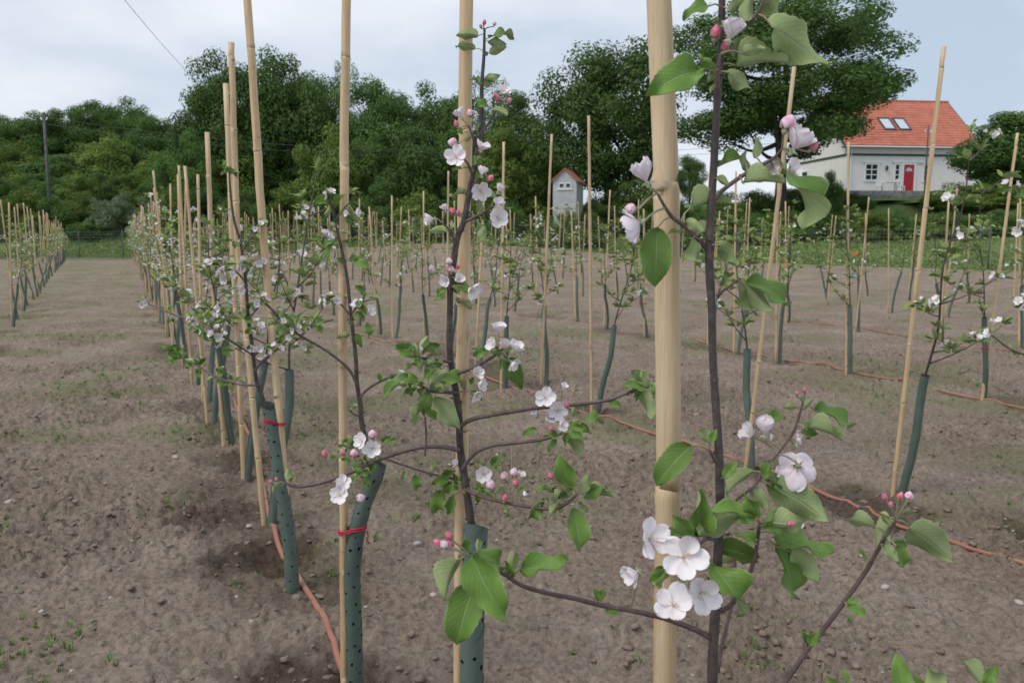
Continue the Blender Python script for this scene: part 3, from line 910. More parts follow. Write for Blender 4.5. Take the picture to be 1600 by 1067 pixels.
def bg_tree(kind, var, px, top, hw, Y, label, base=None, bottom=.30, name='tree', group=None, rot=None, trunk=True):
    me, cs = CR[kind][var % len(CR[kind])]
    t = PY(px, top, Y)
    zg = T((t.x, t.y)) - .1 if base is None else base
    H = t.z - zg
    rx = hw * Y / F
    zb = zg + H * bottom                                   # lowest foliage
    rz = (t.z - zb) / 2
    cz = (t.z + zb) / 2
    root = link(name, None, None, label, 'tree' if name.endswith('tree') else 'bush', group)
    root.location = (t.x, t.y, zg)
    rot = RNG.uniform(0, 6.28) if rot is None else rot
    Mx = Matrix.Translation((0, 0, cz - zg)) @ Matrix.Rotation(rot, 4, 'Z') @ Matrix.Diagonal((rx / 1.08, rx / 1.08, rz / 1.02, 1))
    c = link('crown' if name.endswith('tree') else 'foliage', me, root, mtx=Mx)
    if trunk:
        b = MB()
        g = random.Random(int(px * 7 + Y))
        r0 = max(.08, H * .026)
        tp = [(0, 0, -.3), (g.uniform(-.1, .1), 0, (zb - zg) * .6), (g.uniform(-.25, .25), g.uniform(-.2, .2), (zb - zg) + rz * .5), (g.uniform(-.3, .3), 0, cz - zg + rz * .45)]
        tt = crom(tp, 4)
        b.tube(tt, [r0 * (1.25 - 1.0 * i / (len(tt) - 1)) for i in range(len(tt))], 8)
        for k in range(11 if H > 6 else 5):
            cc = Mx @ Vector(cs[g.randrange(len(cs))])
            s0 = Vector(tt[min(len(tt) - 2, 4 + g.randrange(7))])
            mid = s0.lerp(cc, .5) + Vector((0, 0, -.04 * H))
            lp = crom([s0, mid, cc], 4)
            b.tube(lp, [r0 * .42 * (1 - .85 * i / (len(lp) - 1)) for i in range(len(lp))], 6)
        link('trunk', b.mesh('trunk', M['tbark']), root)
    return root
# wooded hillside at the back
hx = [(-40, 185), (8, 178), (48, 170), (92, 172), (135, 163), (178, 152), (214, 166), (246, 178), (268, 208)]
for k, (x, t) in enumerate(hx):
    bg_tree('broad', k, x, t, 44 + 8 * (k % 3), 92 + (k * 7) % 12, ORD[k] + ' skyline tree of the wooded hillside, counted from the frame edge inwards', bottom=.05, group='hillside skyline trees')
for k, (x, t) in enumerate([(-20, 235), (30, 225), (85, 238), (130, 222), (165, 215), (205, 225), (245, 235), (275, 250)]):
    bg_tree('shrub', k, x, t, 42 + 6 * (k % 3), 74 + (k * 5) % 9, ORD[k] + ' light green tree on the hill slope, counted from the frame edge inwards', bottom=.0, group='slope trees', name='young_tree')
for k, (x, t, kd) in enumerate([(-15, 300, 'shrub'), (35, 296, 'shrub'), (80, 303, 'shrub'), (120, 298, 'shrub'), (155, 300, 'haw'), (190, 290, 'haw'), (225, 298, 'haw'), (258, 300, 'shrub'), (140, 338, 'shrub'), (205, 335, 'shrub'), (55, 335, 'shrub')]):
    bg_tree(kd, k, x, t, 36, 60 + (k * 3) % 6, ('greyish hawthorn bush' if kd == 'haw' else 'yellow-green bush') + ', ' + ORD[k] + ' along the foot of the hillside behind the fence', bottom=-.25, group='greyish bushes by the fence' if kd == 'haw' else 'green bushes at the hill foot', name='bush', trunk=False)
for k, x in enumerate(range(-10, 290, 33)):
    bg_tree('shrub' if k % 3 else 'broad', k, x, 262 + (k * 11) % 17, 40, 68 + (k * 3) % 4, ORD[k] + ' thicket bush halfway up the hillside, counted from the frame edge inwards', bottom=-.3, group='thicket bushes on the hillside', name='bush', trunk=False)
# the tall trees
TT = [('oak', 0, 352, 84, 86, 64, .12, 'tall rounded dark green tree rising just beyond the cane row'),
      ('broad', 0, 430, 84, 82, 66, .10, 'tall dark tree close behind the tallest cane of the path row'),
      ('oak', 1, 475, 96, 66, 70, .12, 'dark tree with a ragged top between two tall trees'),
      ('airy', 0, 528, 82, 42, 74, .15, 'thin airy pale tree showing sky behind the third cane'),
      ('broad', 1, 592, 112, 74, 68, .10, 'dark broadleaf tree left of the second cane'),
      ('broad', 2, 690, 126, 74, 68, .08, 'mid green tree directly behind the second cane'),
      ('airy', 0, 775, 100, 58, 76, .15, 'airy thin-leaved tree behind the budding top of the second sapling'),
      ('broad', 0, 815, 146, 66, 66, .08, 'green tree between the airy tree and the oak'),
      ('oak', 1, 952, 48, 118, 60, .12, 'large oak with dense dark crown above the small shed'),
      ('big', 0, 1232, -30, 205, 54, .28, 'largest spreading oak with long boughs beside the white house')]
for kd, v, px, top, hw, Yd, bt, lab in TT:
    bg_tree(kd, v, px, top, hw, Yd, lab, bottom=bt, name='oak_tree' if kd in ('big',) or 'oak' in lab else 'broadleaf_tree')
for k, (x, t, hw) in enumerate([(290, 205, 50), (360, 215, 60), (440, 200, 60), (510, 190, 50), (575, 195, 55), (640, 190, 55), (715, 195, 60), (790, 200, 60), (860, 215, 50)]):
    bg_tree('shrub' if k % 2 else 'broad', k, x, t, hw, 60 + (k * 3) % 7, ORD[k] + ' lower tree under the tall treeline, counted from the hillside towards the shed', bottom=.0, name='understorey_tree', group='understorey trees below the tall treeline')
for k, (x, t, hw) in enumerate([(262, 300, 40), (320, 285, 48), (390, 295, 48), (455, 290, 48), (520, 300, 44), (585, 288, 46), (650, 300, 46), (715, 292, 46), (780, 300, 44), (835, 310, 30), (905, 318, 34), (955, 285, 50), (1010, 280, 50), (1060, 300, 40)]):
    bg_tree('shrub' if k % 3 == 0 else 'broad', k + 1, x, t, hw, 57 + (k * 2) % 4, ORD[k] + ' undergrowth bush behind the fence, counted from the path end towards the house', bottom=-.2, name='bush', group='dark undergrowth below the treeline', trunk=False)
for k, (x, t) in enumerate([(858, 334), (892, 330), (925, 326)]):
    bg_tree('shrub', k, x, t, 26, 52, ORD[k] + ' low bush at the foot of the small shed', bottom=-.3, name='bush', group='bushes below the shed', trunk=False)
bg_tree('broad', 1, 1078, 238, 26, 72, 'small round tree seen between the two oaks', bottom=.1, name='round_tree')
for k, (x, t, hw, lab) in enumerate([(1130, 300, 46, 'dark bush under the largest oak'), (1190, 292, 50, 'dark bush under the oak beside the house gable'), (1245, 286, 40, 'dark bush before the lean side of the white house'),
        (1300, 268, 26, 'tall shrub against the corner of the white house'), (1332, 300, 40, 'dark shrub at the foot of the house corner'), (1388, 316, 46, 'low shrub in front of the stone wall'), (1442, 318, 44, 'low shrub below the red front door')]):
    bg_tree('broad', k, x, t, hw, 55 + k % 3, lab, bottom=-.2, name='shrub', trunk=False)
bg_tree('cone', 0, 1572, 166, 112, 57, 'bushy green tree with upright shoots hiding the house corner', bottom=.0, name='broadleaf_tree')
bg_tree('cone', 0, 1600, 232, 90, 60, 'green tree partly cut by the frame edge', bottom=.0, name='broadleaf_tree', rot=2.2)
for k, (x, t, hw, lab) in enumerate([(1492, 284, 56, 'green bush below the upright-shooted tree, nearer the house'), (1545, 290, 58, 'green bush beneath the upright-shooted tree'), (1602, 294, 60, 'green bush at the frame edge beneath the trees')]):
    bg_tree('shrub', k, x, t, hw, 52, lab, bottom=-.2, name='shrub', trunk=False)
for k, x in enumerate(range(1085, 1640, 40)):
    bg_tree('shrub' if k % 2 else 'broad', k, x, 322 + (k * 7) % 13, 40, 50 if x < 1350 else 47, ORD[k] + ' bush of the low hedge beyond the grass strip, counted towards the frame edge', bottom=-.3, name='bush', group='low hedge bushes beyond the grass strip', trunk=False)

# ------------------------------------------------------------------ leaves, petals, blossoms, buds (shared meshes)
def leaf_mesh(seed, NL, NW, bend, fold, wave, width, twist=0.0, serr=.03, two=True):
    g = random.Random(seed)
    ph = g.uniform(0, 6.28)
    top, uv = [], []
    for i in range(NL + 1):
        t = i / NL
        w = width * (math.sin(math.pi * min(1, t ** .78)) ** .80) * (1 - .18 * t ** 5)
        w = max(w, .004)
        if serr and 0 < i < NL:
            w *= 1 + serr * (1 if i % 2 else -1)
        th = bend * t
        if abs(bend) > 1e-3:
            cy, cz = math.sin(th) / bend, (math.cos(th) - 1) / bend
        else:
            cy, cz = t, 0
        ny, nz = math.sin(th), math.cos(th)
        tw = twist * t
        for j in range(-NW, NW + 1):
            v = j / NW
            x = v * w * math.cos(fold * abs(v) * .6)
            h = abs(v) * w * math.tan(fold) * .85 + wave * abs(v) ** 1.5 * math.sin(9 * t + ph + (0 if v > 0 else 1.7)) * .16
            xr, hr = x * math.cos(tw) - h * math.sin(tw), x * math.sin(tw) + h * math.cos(tw)
            top.append((xr, cy + ny * hr, cz + nz * hr))
            uv.append((.5 + .5 * v, t))
    W = 2 * NW + 1
    fs = [(i * W + j, i * W + j + 1, (i + 1) * W + j + 1, (i + 1) * W + j) for i in range(NL) for j in range(W - 1)]
    b = MB()
    b.add(top, fs, 0)
    U = list(uv)
    if two:
        G = np.array(top).reshape(NL + 1, W, 3)
        nn = np.cross(np.gradient(G, axis=1), np.gradient(G, axis=0))
        nn /= np.linalg.norm(nn, axis=2)[..., None] + 1e-9
        b.add((G - nn * .010).reshape(-1, 3).tolist(), [tuple(reversed(f)) for f in fs], 1)
        U += uv
    tipi = NL * W + NW
    me = b.mesh('leaf', [M['leaf_top'] if serr else M['leaf_far'], M['leaf_under']] if two else [M['leaf_far']], True, U)
    return me, Vector(top[tipi])
LV = [leaf_mesh(1, 20, 4, .5, .45, .40, .275), leaf_mesh(2, 20, 4, .8, .45, .7, .27, .5), leaf_mesh(3, 20, 4, .4, .65, .5, .27, -.5),
      leaf_mesh(4, 20, 4, 1.1, .45, .9, .275, .8), leaf_mesh(5, 20, 4, -.6, .55, .8, .26, .5), leaf_mesh(6, 20, 4, .7, .85, .7, .29, -.9),
      leaf_mesh(7, 20, 4, 1.4, .6, 1.0, .28, 1.1), leaf_mesh(8, 20, 4, .5, .95, .45, .26, .3)]
LM = [leaf_mesh(k + 20, 6, 1, bd, fd, .2, .27, tw, 0) for k, (bd, fd, tw) in enumerate([(.5, .4, 0), (1.0, .3, .3), (.3, .7, -.3), (-.4, .4, .2)])]
LF = [leaf_mesh(k + 40, 3, 1, bd, fd, .0, .27, 0, 0, False) for k, (bd, fd) in enumerate([(.6, .4), (1.1, .3), (.2, .6)])]
def leaf_matrix(var, base, tip, nrm):
    me, tv = var
    d = Vector(tip) - Vector(base)
    L = max(d.length, 1e-5)
    d.normalize()
    n = Vector(nrm)
    n = n - d * n.dot(d)
    if n.length < 1e-4:
        n = d.orthogonal()
    n.normalize()
    s = d.cross(n)
    W = Matrix((s, d, n)).transposed()                      # columns: side, along, normal
    e = tv.normalized()
    loc = Vector((0, -e.z, e.y)); loc.normalize()
    s0 = e.cross(loc)
    A = Matrix((s0, e, loc)).transposed()
    R = (W @ A.transposed()).to_4x4()
    return Matrix.Translation(base) @ R @ Matrix.Scale(L / tv.length, 4)

def petal_mesh(seed, NL, NW, cup, ruffle, two=True):
    g = random.Random(seed)
    ph = g.uniform(0, 6)
    top = []
    for i in range(NL + 1):
        t = math.sin(.5 * math.pi * i / NL) if NL > 3 else i / NL
        if t < .58:
            q = t / .58
            w = .06 + .35 * (q * q * (3 - 2 * q)) ** .75
        else:
            w = .41 * math.sqrt(max(0.02, 1 - ((t - .58) / .43) ** 2))
        for j in range(-NW, NW + 1):
            v = j / NW
            yy = .08 + t * .95 - .05 * (1 - abs(v)) * (t > .9)
            z = cup * (t * t * .5 + abs(v) ** 2 * .30 * math.sin(math.pi * min(t, .9))) - cup * .25 * t + ruffle * .06 * math.sin(5 * v + 7 * t + ph) * t
            top.append((v * w, yy, z))
    W = 2 * NW + 1
    fs = [(i * W + j, i * W + j + 1, (i + 1) * W + j + 1, (i + 1) * W + j) for i in range(NL) for j in range(W - 1)]
    b = MB()
    b.add(top, fs, 0)
    if two:
        G = np.array(top).reshape(NL + 1, W, 3)
        nn = np.cross(np.gradient(G, axis=1), np.gradient(G, axis=0))
        nn /= np.linalg.norm(nn, axis=2)[..., None] + 1e-9
        b.add((G - nn * .012).reshape(-1, 3).tolist(), [tuple(reversed(f)) for f in fs], 1)
    return b
PT = [petal_mesh(k, 8, 3, c, r).mesh('petal', [M['petal_in'], M['petal_out']]) for k, (c, r) in enumerate([(.45, .7), (.7, 1.0), (.3, 1.3), (.9, .8)])]
def stamen_mesh(seed, brown=False):
    g = random.Random(seed)
    b = MB()
    for k in range(15):
        a, r = g.uniform(0, 6.28), g.uniform(.05, .26)
        e = Vector((math.cos(a) * r, math.sin(a) * r, g.uniform(.28, .42)))
        b.tube([(math.cos(a) * .03, math.sin(a) * .03, 0), e], .009, 3, 0, False)
        s = .034
        b.add([e + Vector(q) * s for q in ((1, 0, 0), (0, 1, 0), (-1, 0, 0), (0, -1, 0), (0, 0, 1), (0, 0, -1))],
              [(0, 1, 4), (1, 2, 4), (2, 3, 4), (3, 0, 4), (1, 0, 5), (2, 1, 5), (3, 2, 5), (0, 3, 5)], 1)
    return b.mesh('stamens', [M['petal_in'] if not brown else M['wither'], M['anther'] if not brown else M['wither']])
ST = [stamen_mesh(1), stamen_mesh(2), stamen_mesh(3, True)]
def calyx_builder():
    b = MB()
    b.tube([(0, 0, -.30), (0, 0, -.16), (0, 0, -.05), (0, 0, .02)], [.05, .11, .12, .07], 7)
    for k in range(5):
        a = 2 * math.pi * k / 5 + .6
        c, s = math.cos(a), math.sin(a)
        b.add([(c * .08 - s * .06, s * .08 + c * .06, -.06), (c * .08 + s * .06, s * .08 - c * .06, -.06), (c * .36, s * .36, -.16), (c * .2, s * .2, -.03)], [(0, 1, 2), (1, 0, 3), (0, 2, 3), (2, 1, 3)])
    return b
M['calyx'] = noisy('calyx', [(.3, (.36, .42, .24)), (.7, (.46, .48, .33))], 4, .7)
CALYX = calyx_builder().mesh('calyx', M['calyx'])
def bud_mesh(mat, fat, seed):
    b = MB()
    g = random.Random(seed)
    vs_, fs = [], []
    R, N = 9, 15
    for i in range(R + 1):
        t = i / R
        r = fat * (math.sin(math.pi * t ** .85) ** .75 if 0 < t < 1 else .02)
        for k in range(N):
            a = 2 * math.pi * k / N + t * .9
            rr = r * (1 + .07 * ((k % 3) - 1) * math.sin(math.pi * t))
            vs_.append((math.cos(a) * rr, math.sin(a) * rr, t * 1.25 - .12))
    fs = [(i * N + k, i * N + (k + 1) % N, (i + 1) * N + (k + 1) % N, (i + 1) * N + k) for i in range(R) for k in range(N)]
    b.add(vs_, fs, 0)
    b.tube([(0, 0, -.42), (0, 0, -.2), (0, 0, 0)], [.12, .24, .22], 7, 1)
    for k in range(5):
        a = 2 * math.pi * k / 5
        c, s = math.cos(a), math.sin(a)
        b.add([(c * .2 - s * .15, s * .2 + c * .15, -.06), (c * .2 + s * .15, s * .2 - c * .15, -.06), (c * (fat + .08), s * (fat + .08), .38), (c * (fat + .02), s * (fat + .02), .12)], [(0, 1, 3), (1, 2, 3), (2, 0, 3), (1, 0, 2)], 1)
    return b.mesh('bud', [mat, M['stalk']])
BUD = {'deep': bud_mesh(M['bud_deep'], .42, 1), 'pale': bud_mesh(M['bud_pale'], .56, 2)}
# one-mesh blossom for trees farther off
def small_blossom(seed, openness, lod):
    b = MB()
    g = random.Random(seed)
    for k in range(5):
        pb = petal_mesh(seed + k, 4 if lod else 2, 1, .6, .8, False)
        R = Matrix.Rotation(2 * math.pi * k / 5 + g.uniform(-.1, .1), 4, 'Z') @ Matrix.Rotation(openness + g.uniform(-.15, .15), 4, 'X')
        b.add([R @ Vector(p) for p in pb.v], pb.f, 0)
    b.add([(.12, 0, .12), (-.06, .1, .12), (-.06, -.1, .12), (0, 0, .3)], [(0, 1, 3), (1, 2, 3), (2, 0, 3)], 1)
    return b
SB = [small_blossom(k, o, True).mesh('blossom', [M['petal_in'], M['anther']]) for k, o in enumerate((.35, .7, 1.0))]
SBF = [small_blossom(k + 9, o, False) for k, o in enumerate((.3, .8))]

def frame_z(d, roll=0.0):
    d = Vector(d).normalized()
    return d.to_track_quat('Z', 'Y').to_matrix().to_4x4() @ Matrix.Rotation(roll, 4, 'Z')

# ------------------------------------------------------------------ a sapling set out branch by branch
class Sapling:
    def __init__(s, name, label, base, seed, group=None, petals=True):
        s.root = link(name, None, None, label, 'sapling', group)
        s.base = Vector(base)
        s.root.location = s.base
        s.sk = []                                          # (px, py, Y, world)
        s.g = random.Random(seed)
        s.stalks = MB()
        s.petals = petals
    def wood(s, pts, Y0, Y1=None, name='branch', n=8, mat='bark_twig', extra=None, sub=5):
        Y1 = Y0 if Y1 is None else Y1
        c = crom([p[:3] for p in pts], sub)
        N = len(c)
        W, R = [], []
        for i, (x, y, hw) in enumerate(c):
            Yd = Y0 + (Y1 - Y0) * i / (N - 1)
            w = PY(x, y, Yd)
            jit = 1 + s.g.uniform(-.06, .06)
            W.append(w); R.append(max(hw, .6) * Yd / F * jit)
            s.sk.append((x, y, Yd, w))
        if extra:
            W += extra[0]; R += extra[1]
        b = MB()
        b.tube([w - s.base for w in W], R, n)
        # bud scars as little swellings
        for k in range(2, N - 2, 7):
            d = (W[k + 1] - W[k]).normalized()
            o = d.orthogonal().normalized()
            o = Matrix.Rotation(s.g.uniform(0, 6.28), 3, d) @ o
            q = W[k] - s.base
            b.tube([q + o * R[k] * .4, q + o * R[k] * 1.35 + d * R[k] * .7], [R[k] * .75, R[k] * .22], 5)
        return link(name, b.mesh(name, M[mat]), s.root)
    def near(s, x, y):
        return min(s.sk, key=lambda q: (q[0] - x) ** 2 + (q[1] - y) ** 2)
    def stalk(s, w, q, r0, r1, up=.25):
        a, b = q[3] - s.base, w - s.base
        if (a - b).length < .002: return
        mid = a.lerp(b, .5) + Vector((0, 0, (a - b).length * up * .5))
        c = crom([a, mid, b], 4)
        s.stalks.tube(c, [r0 + (r1 - r0) * i / (len(c) - 1) for i in range(len(c))], 5, 0, False)
    def leaf(s, bx, by, tx, ty, face='u', var=None, dd=None, tilt=None):
        g = s.g
        q = s.near(bx, by)
        dd = g.uniform(-.012, .012) if dd is None else dd
        Yb = q[2] + dd
        L = math.hypot(tx - bx, ty - by)
        Yt = Yb + g.uniform(-.35, .35) * L * Yb / F
        B, Tp = PY(bx, by, Yb), PY(tx, ty, Yt)
        sx = g.uniform(-.45, .45); sy = g.uniform(.0, .5)
        nv = {'t': (sx, sy, 1), 'u': (sx, .5 + sy, -.9), 's': (sx * .4, 1, .25), 'd': (sx, .6, .75)}[face]
        var = LV[g.randrange(len(LV))] if var is None else LV[var]
        m = leaf_matrix(var, B, Tp, camvec(*nv))
        link('leaf', var[0], s.root, mtx=Matrix.Translation(-s.base) @ m)
        s.stalk(B, q, .0009, .0007)
    def flower(s, x, y, R, face=(0, .2, 1), openn=.35, dd=None, old=False, npet=5, stalk=True):
        g = s.g
        q = s.near(x, y)
        dd = g.uniform(-.03, .0) if dd is None else dd
        Yb = q[2] + dd
        w = PY(x, y, Yb)
        r = R * Yb / F
        m = Matrix.Translation(w - s.base) @ frame_z(camvec(*face), g.uniform(0, 6.28)) @ Matrix.Scale(r, 4)
        o = link('blossom', CALYX, s.root, mtx=m)
        for k in range(npet):
            a = 2 * math.pi * k / 5 + g.uniform(-.12, .12)
            pm = Matrix.Rotation(a, 4, 'Z') @ Matrix.Rotation(openn + g.uniform(-.16, .16), 4, 'X') @ Matrix.Scale(g.uniform(.9, 1.08), 4)
            link('petal', PT[g.randrange(4)], o, mtx=pm)
        link('stamens', ST[2 if old else g.randrange(2)], o)
        if stalk:
            d = camvec(*face).normalized()
            s.stalk(w - d * r * .28, q, .0011, .0009, .15)
    def bud(s, x, y, R, tone='deep', face=None, dd=None):
        g = s.g
        q = s.near(x, y)
        Yb = q[2] + (g.uniform(-.02, .0) if dd is None else dd)
        w = PY(x, y, Yb)
        face = face or ((x - q[0]) * .02 + g.uniform(-.3, .3), .9 if y < q[1] else .1, g.uniform(-.1, .4))
        d = camvec(*face).normalized()
        r = 1.35 * R * Yb / F
        w = w - d * r * .5
        m = Matrix.Translation(w - s.base) @ frame_z(d, g.uniform(0, 6)) @ Matrix.Scale(r, 4)
        link('bud', BUD[tone], s.root, mtx=m)
        s.stalk(w - d * r * .35, q, .001, .0009, .1)
    def cluster(s, x, y, nl, nf, L, R, nb=0, spread=1.0):
        g = s.g
        for k in range(nl):
            a = g.uniform(0, 6.28)
            l = L * g.uniform(.6, 1.15)
            bx, by = x + math.cos(a) * L * .18, y - math.sin(a) * L * .18
            s.leaf(bx, by, bx + math.cos(a) * l, by - math.sin(a) * l * .8, g.choice('tuudt'))
        for k in range(nf):
            a = g.uniform(0, 6.28)
            rr = R * spread * g.uniform(.6, 1.4)
            s.flower(x + math.cos(a) * rr, y - math.sin(a) * rr * .8, R * g.uniform(.85, 1.1), (math.cos(a) * .8, math.sin(a) * .5 + .3, g.uniform(.1, .9)), g.uniform(.2, .9))
        for k in range(nb):
            s.bud(x + g.uniform(-1, 1) * R * 1.6, y - g.uniform(.4, 1.6) * R, R * .5, g.choice(('deep', 'pale')))
    def done(s):
        if s.stalks.v:
            link('stalks', s.stalks.mesh('stalks', M['stalk']), s.root, kind='stuff')

# ------------------------------------------------------------------ canes, guards, ties
def cane_builder(pts, rads, seed, n=12, step=.30, fine=True):
    """pts: local points of a nearly straight cane; nodes are swollen rings with a darker scar."""
    g = random.Random(seed)
    P0 = [Vector(p) for p in pts]
    # arc-length table
    seg = [0]
    for a, b in zip(P0, P0[1:]): seg.append(seg[-1] + (b - a).length)
    L = seg[-1]
    def at(s):
        for i in range(len(seg) - 1):
            if s <= seg[i + 1] or i == len(seg) - 2:
                t = (s - seg[i]) / max(1e-9, seg[i + 1] - seg[i])
                return P0[i].lerp(P0[i + 1], t), rads[i] + (rads[i + 1] - rads[i]) * t
    nodes = []
    s = g.uniform(.08, step)
    while s < L - .03:
        nodes.append(s); s += step * g.uniform(.8, 1.2)
    sl = [(0, 1.0, 0)]
    prev = 0
    for k in nodes:
        if fine:
            sl += [((prev + k) / 2, .97, 0), (k - .012, 1.0, 0), (k - .003, 1.025, 0), (k - .001, .99, 1), (k + .0015, 1.035, 1), (k + .005, 1.015, 0), (k + .016, .985, 0)]
        else:
            sl += [(k - .012, 1.0, 0), (k - .001, 1.06, 1), (k + .012, .99, 0)]
        prev = k
    sl.append((L, 1.0, 0))
    pp, rr, ml = [], [], []
    wob = [Vector((g.uniform(-1, 1), g.uniform(-1, 1), 0)) * .0022 for _ in sl]
    for (q, m, mi), w in zip(sl, wob):
        p, r = at(min(max(q, 0), L))
        pp.append(p + w * (r / .01) * .5); rr.append(r * m); ml.append(mi)
    b = MB()
    b.tube(pp, rr, n, 0, True, ml)
    return b
def cane(name, label, foot, head, r0, r1, seed, group=None, n=12, mid=None):
    foot, head = Vector(foot), Vector(head)
    pts = [Vector((0, 0, 0)), head - foot] if mid is None else [Vector((0, 0, 0)), Vector(mid) - foot, head - foot]
    rads = [r0, r1] if mid is None else [r0, (r0 + r1) / 2, r1]
    b = cane_builder(pts, rads, seed, n)
    return link(name, b.mesh('bamboo_cane', [M['bamboo'], M['bamboo_node']]), None, label, 'cane', group, loc=foot)

def guard_builder(pts, r, seed, near=True):
    """spiral-wound perforated tube following pts (local)."""
    g = random.Random(seed)
    c = crom(pts, 8)
    seg = [0]
    for a, b in zip(c, c[1:]): seg.append(seg[-1] + float(np.linalg.norm(b - a)))
    L = seg[-1]
    seg = np.array(seg); C = np.array(c)
    def at(s):
        return np.array([np.interp(s, seg, C[:, k]) for k in range(3)])
    pitch = .105
    nt, nw = 44, 34
    turns = L / pitch
    NT = int(turns * nt)
    vs_, keep = [], []
    holes = []
    a = .3
    while a < turns * 6.283:
        holes.append((a, g.uniform(.25, .45), g.uniform(.0034, .0048))); holes.append((a + .42, g.uniform(.68, .82), g.uniform(.0028, .0040)))
        a += g.uniform(.95, 1.25)
    for i in range(NT + 1):
        th = 2 * math.pi * i / nt
        for j in range(nw + 1):
            t = j / nw
            s = pitch * (i / nt + t * 1.06)
            p = at(min(s, L - .012 + .012 * math.cos(th + seed)))
            rr = r * (1.0 + .06 * t) + .0006 * math.sin(th * 3)
            vs_.append((p[0] + math.cos(th) * rr, p[1] + math.sin(th) * rr, p[2]))
    W = nw + 1
    fs = []
    for i in range(NT):
        for j in range(nw):
            th, t = 2 * math.pi * (i + .5) / nt, (j + .5) / nw
            hit = False
            for ha, ht, hr in holes:
                da = (th - ha) * r
                if abs(da) < .008:
                    dz = (t - ht) * pitch * 1.06 + (th - ha) / 6.283 * pitch
                    if da * da + dz * dz < hr * hr:
                        hit = True; break
            if not hit:
                fs.append((i * W + j, (i + 1) * W + j, (i + 1) * W + j + 1, i * W + j + 1))
    b = MB()
    b.add(vs_, fs)
    return b
def tie_mesh(p, q, rp, rq):
    """red binding wound round cane p and guard q (local points at one height)."""
    b = MB()
    d = (q - p); d.z = 0
    L = d.length; d.normalize()
    n = Vector((-d.y, d.x, 0))
    for w, zo in ((0, 0), (1, .006)):
        ring = []
        for k in range(9):
            a = math.pi / 2 + math.pi * k / 8
            ring.append(p + (d * math.cos(a) + n * math.sin(a)) * (rp + .003) + Vector((0, 0, zo)))
        for k in range(9):
            a = -math.pi / 2 + math.pi * k / 8
            ring.append(q + (d * math.cos(a) + n * math.sin(a)) * (rq + .003) + Vector((0, 0, zo + .008)))
        ring.append(ring[0])
        b.tube(ring, .0026, 6)
    e = q + d * (rq + .004)
    b.tube([e, e + Vector((.004, -.004, -.012)), e + Vector((.0, -.006, -.026)), e + Vector((.008, -.004, -.034))], .0022, 5)
    return b

# ------------------------------------------------------------------ the four nearest canes of the path row
def hero_cane(label, pts, Ys, seed, ztop=None, group='canes of the path row'):
    """pts: (px, py, half width px) from top to bottom; carried on to the ground and up to ztop."""
    w = [PY(x, y, Y) for (x, y, h), Y in zip(pts, Ys)]
    r = [h * Y / F for (x, y, h), Y in zip(pts, Ys)]
    top, bot = w[0], w[-1]
    d = (top - w[1]).normalized()
    head = top if ztop is None else top + d * ((ztop - top.z) / d.z)
    e = (bot - w[-2]).normalized()
    foot = bot + e * ((-.12 - bot.z) / e.z) if bot.z > -.1 else bot
    P = [foot] + w[::-1][0 if bot.z > -.1 else 1:] + ([head] if ztop else [])
    rr = [r[-1] * 1.03] + r[::-1][0 if bot.z > -.1 else 1:] + ([r[0] * .97] if ztop else [])
    b = cane_builder([p - foot for p in P], rr, seed, 20)
    link('bamboo_cane', b.mesh('bamboo_cane', [M['bamboo'], M['bamboo_node']]), None, label, 'cane', group, loc=foot)
    return P
Y1, Y2, Y3, Y4 = .745, 1.475, 2.21, 2.93
hero_cane('thickest bamboo cane, nearest of all, behind the open white blossoms', [(1031, 0, 19), (1045, 500, 20.5), (1040, 1067, 19.5)], [Y1 + .03] * 3, 4, 2.25)
hero_cane('second bamboo cane of the path row, behind the sapling with many pink buds', [(729, 0, 10.5), (725, 420, 10.8), (717, 1067, 9.5)], [Y2 + .03] * 3, 9, 2.28)
hero_cane('third bamboo cane of the path row, with a red tie low down', [(541, 0, 7), (535, 500, 7), (538, 1067, 6.2)], [Y3] * 3, 12, 2.3)
hero_cane('fourth bamboo cane of the path row, leaning away from the path', [(387, 0, 6), (410, 350, 6.3), (447, 770, 5.6)], [Y4] * 3, 15, 2.32)
hero_cane('fifth bamboo cane of the path row, its cut top against the sky', [(361, 67, 4.6), (371, 380, 5), (396, 640, 4.8)], [3.65] * 3, 18)
hero_cane('sixth bamboo cane of the path row, just shorter beside the fifth', [(353, 131, 4), (363, 380, 4.2), (374, 600, 4)], [4.35] * 3, 21)
hero_cane('seventh bamboo cane of the path row, standing alone below the treetops', [(324, 207, 3.6), (330, 400, 3.7), (346, 640, 3.5)], [5.05] * 3, 24)

# ------------------------------------------------------------------ nearest sapling
b0 = PY(1113, 1067, Y1)
t1 = Sapling('apple_sapling', 'nearest apple sapling with open white blossoms in front of the thickest cane', (b0.x, b0.y, 0), 101, 'apple saplings of the path row')
t1.wood([(1129, -70, 4.6), (1127, 60, 5.4), (1122, 130, 5.8), (1117, 230, 6.0), (1111, 330, 6.3), (1108, 400, 6.6), (1112, 480, 6.6), (1114, 560, 6.4), (1119, 640, 6.8), (1124, 720, 7.2),
         (1125, 800, 7.4), (1122, 860, 7.6), (1119, 930, 7.8), (1115, 1000, 8.4), (1113, 1067, 8.6)], Y1, Y1, 'trunk', 12, 'bark', ([Vector((b0.x - .005, b0.y, .5)), Vector((b0.x + .005, b0.y, 0)), Vector((b0.x, b0.y, -.1))], [.0065, .009, .011]))
t1.wood([(1113, 997, 5.2), (1085, 983, 4.8), (1040, 966, 4.6), (985, 953, 4.2), (940, 945, 4.2), (895, 934, 4), (850, 925, 3.8), (815, 914, 3.6), (790, 898, 3.4), (762, 884, 2.6), (735, 869, 2.2)], Y1, Y1 - .10)
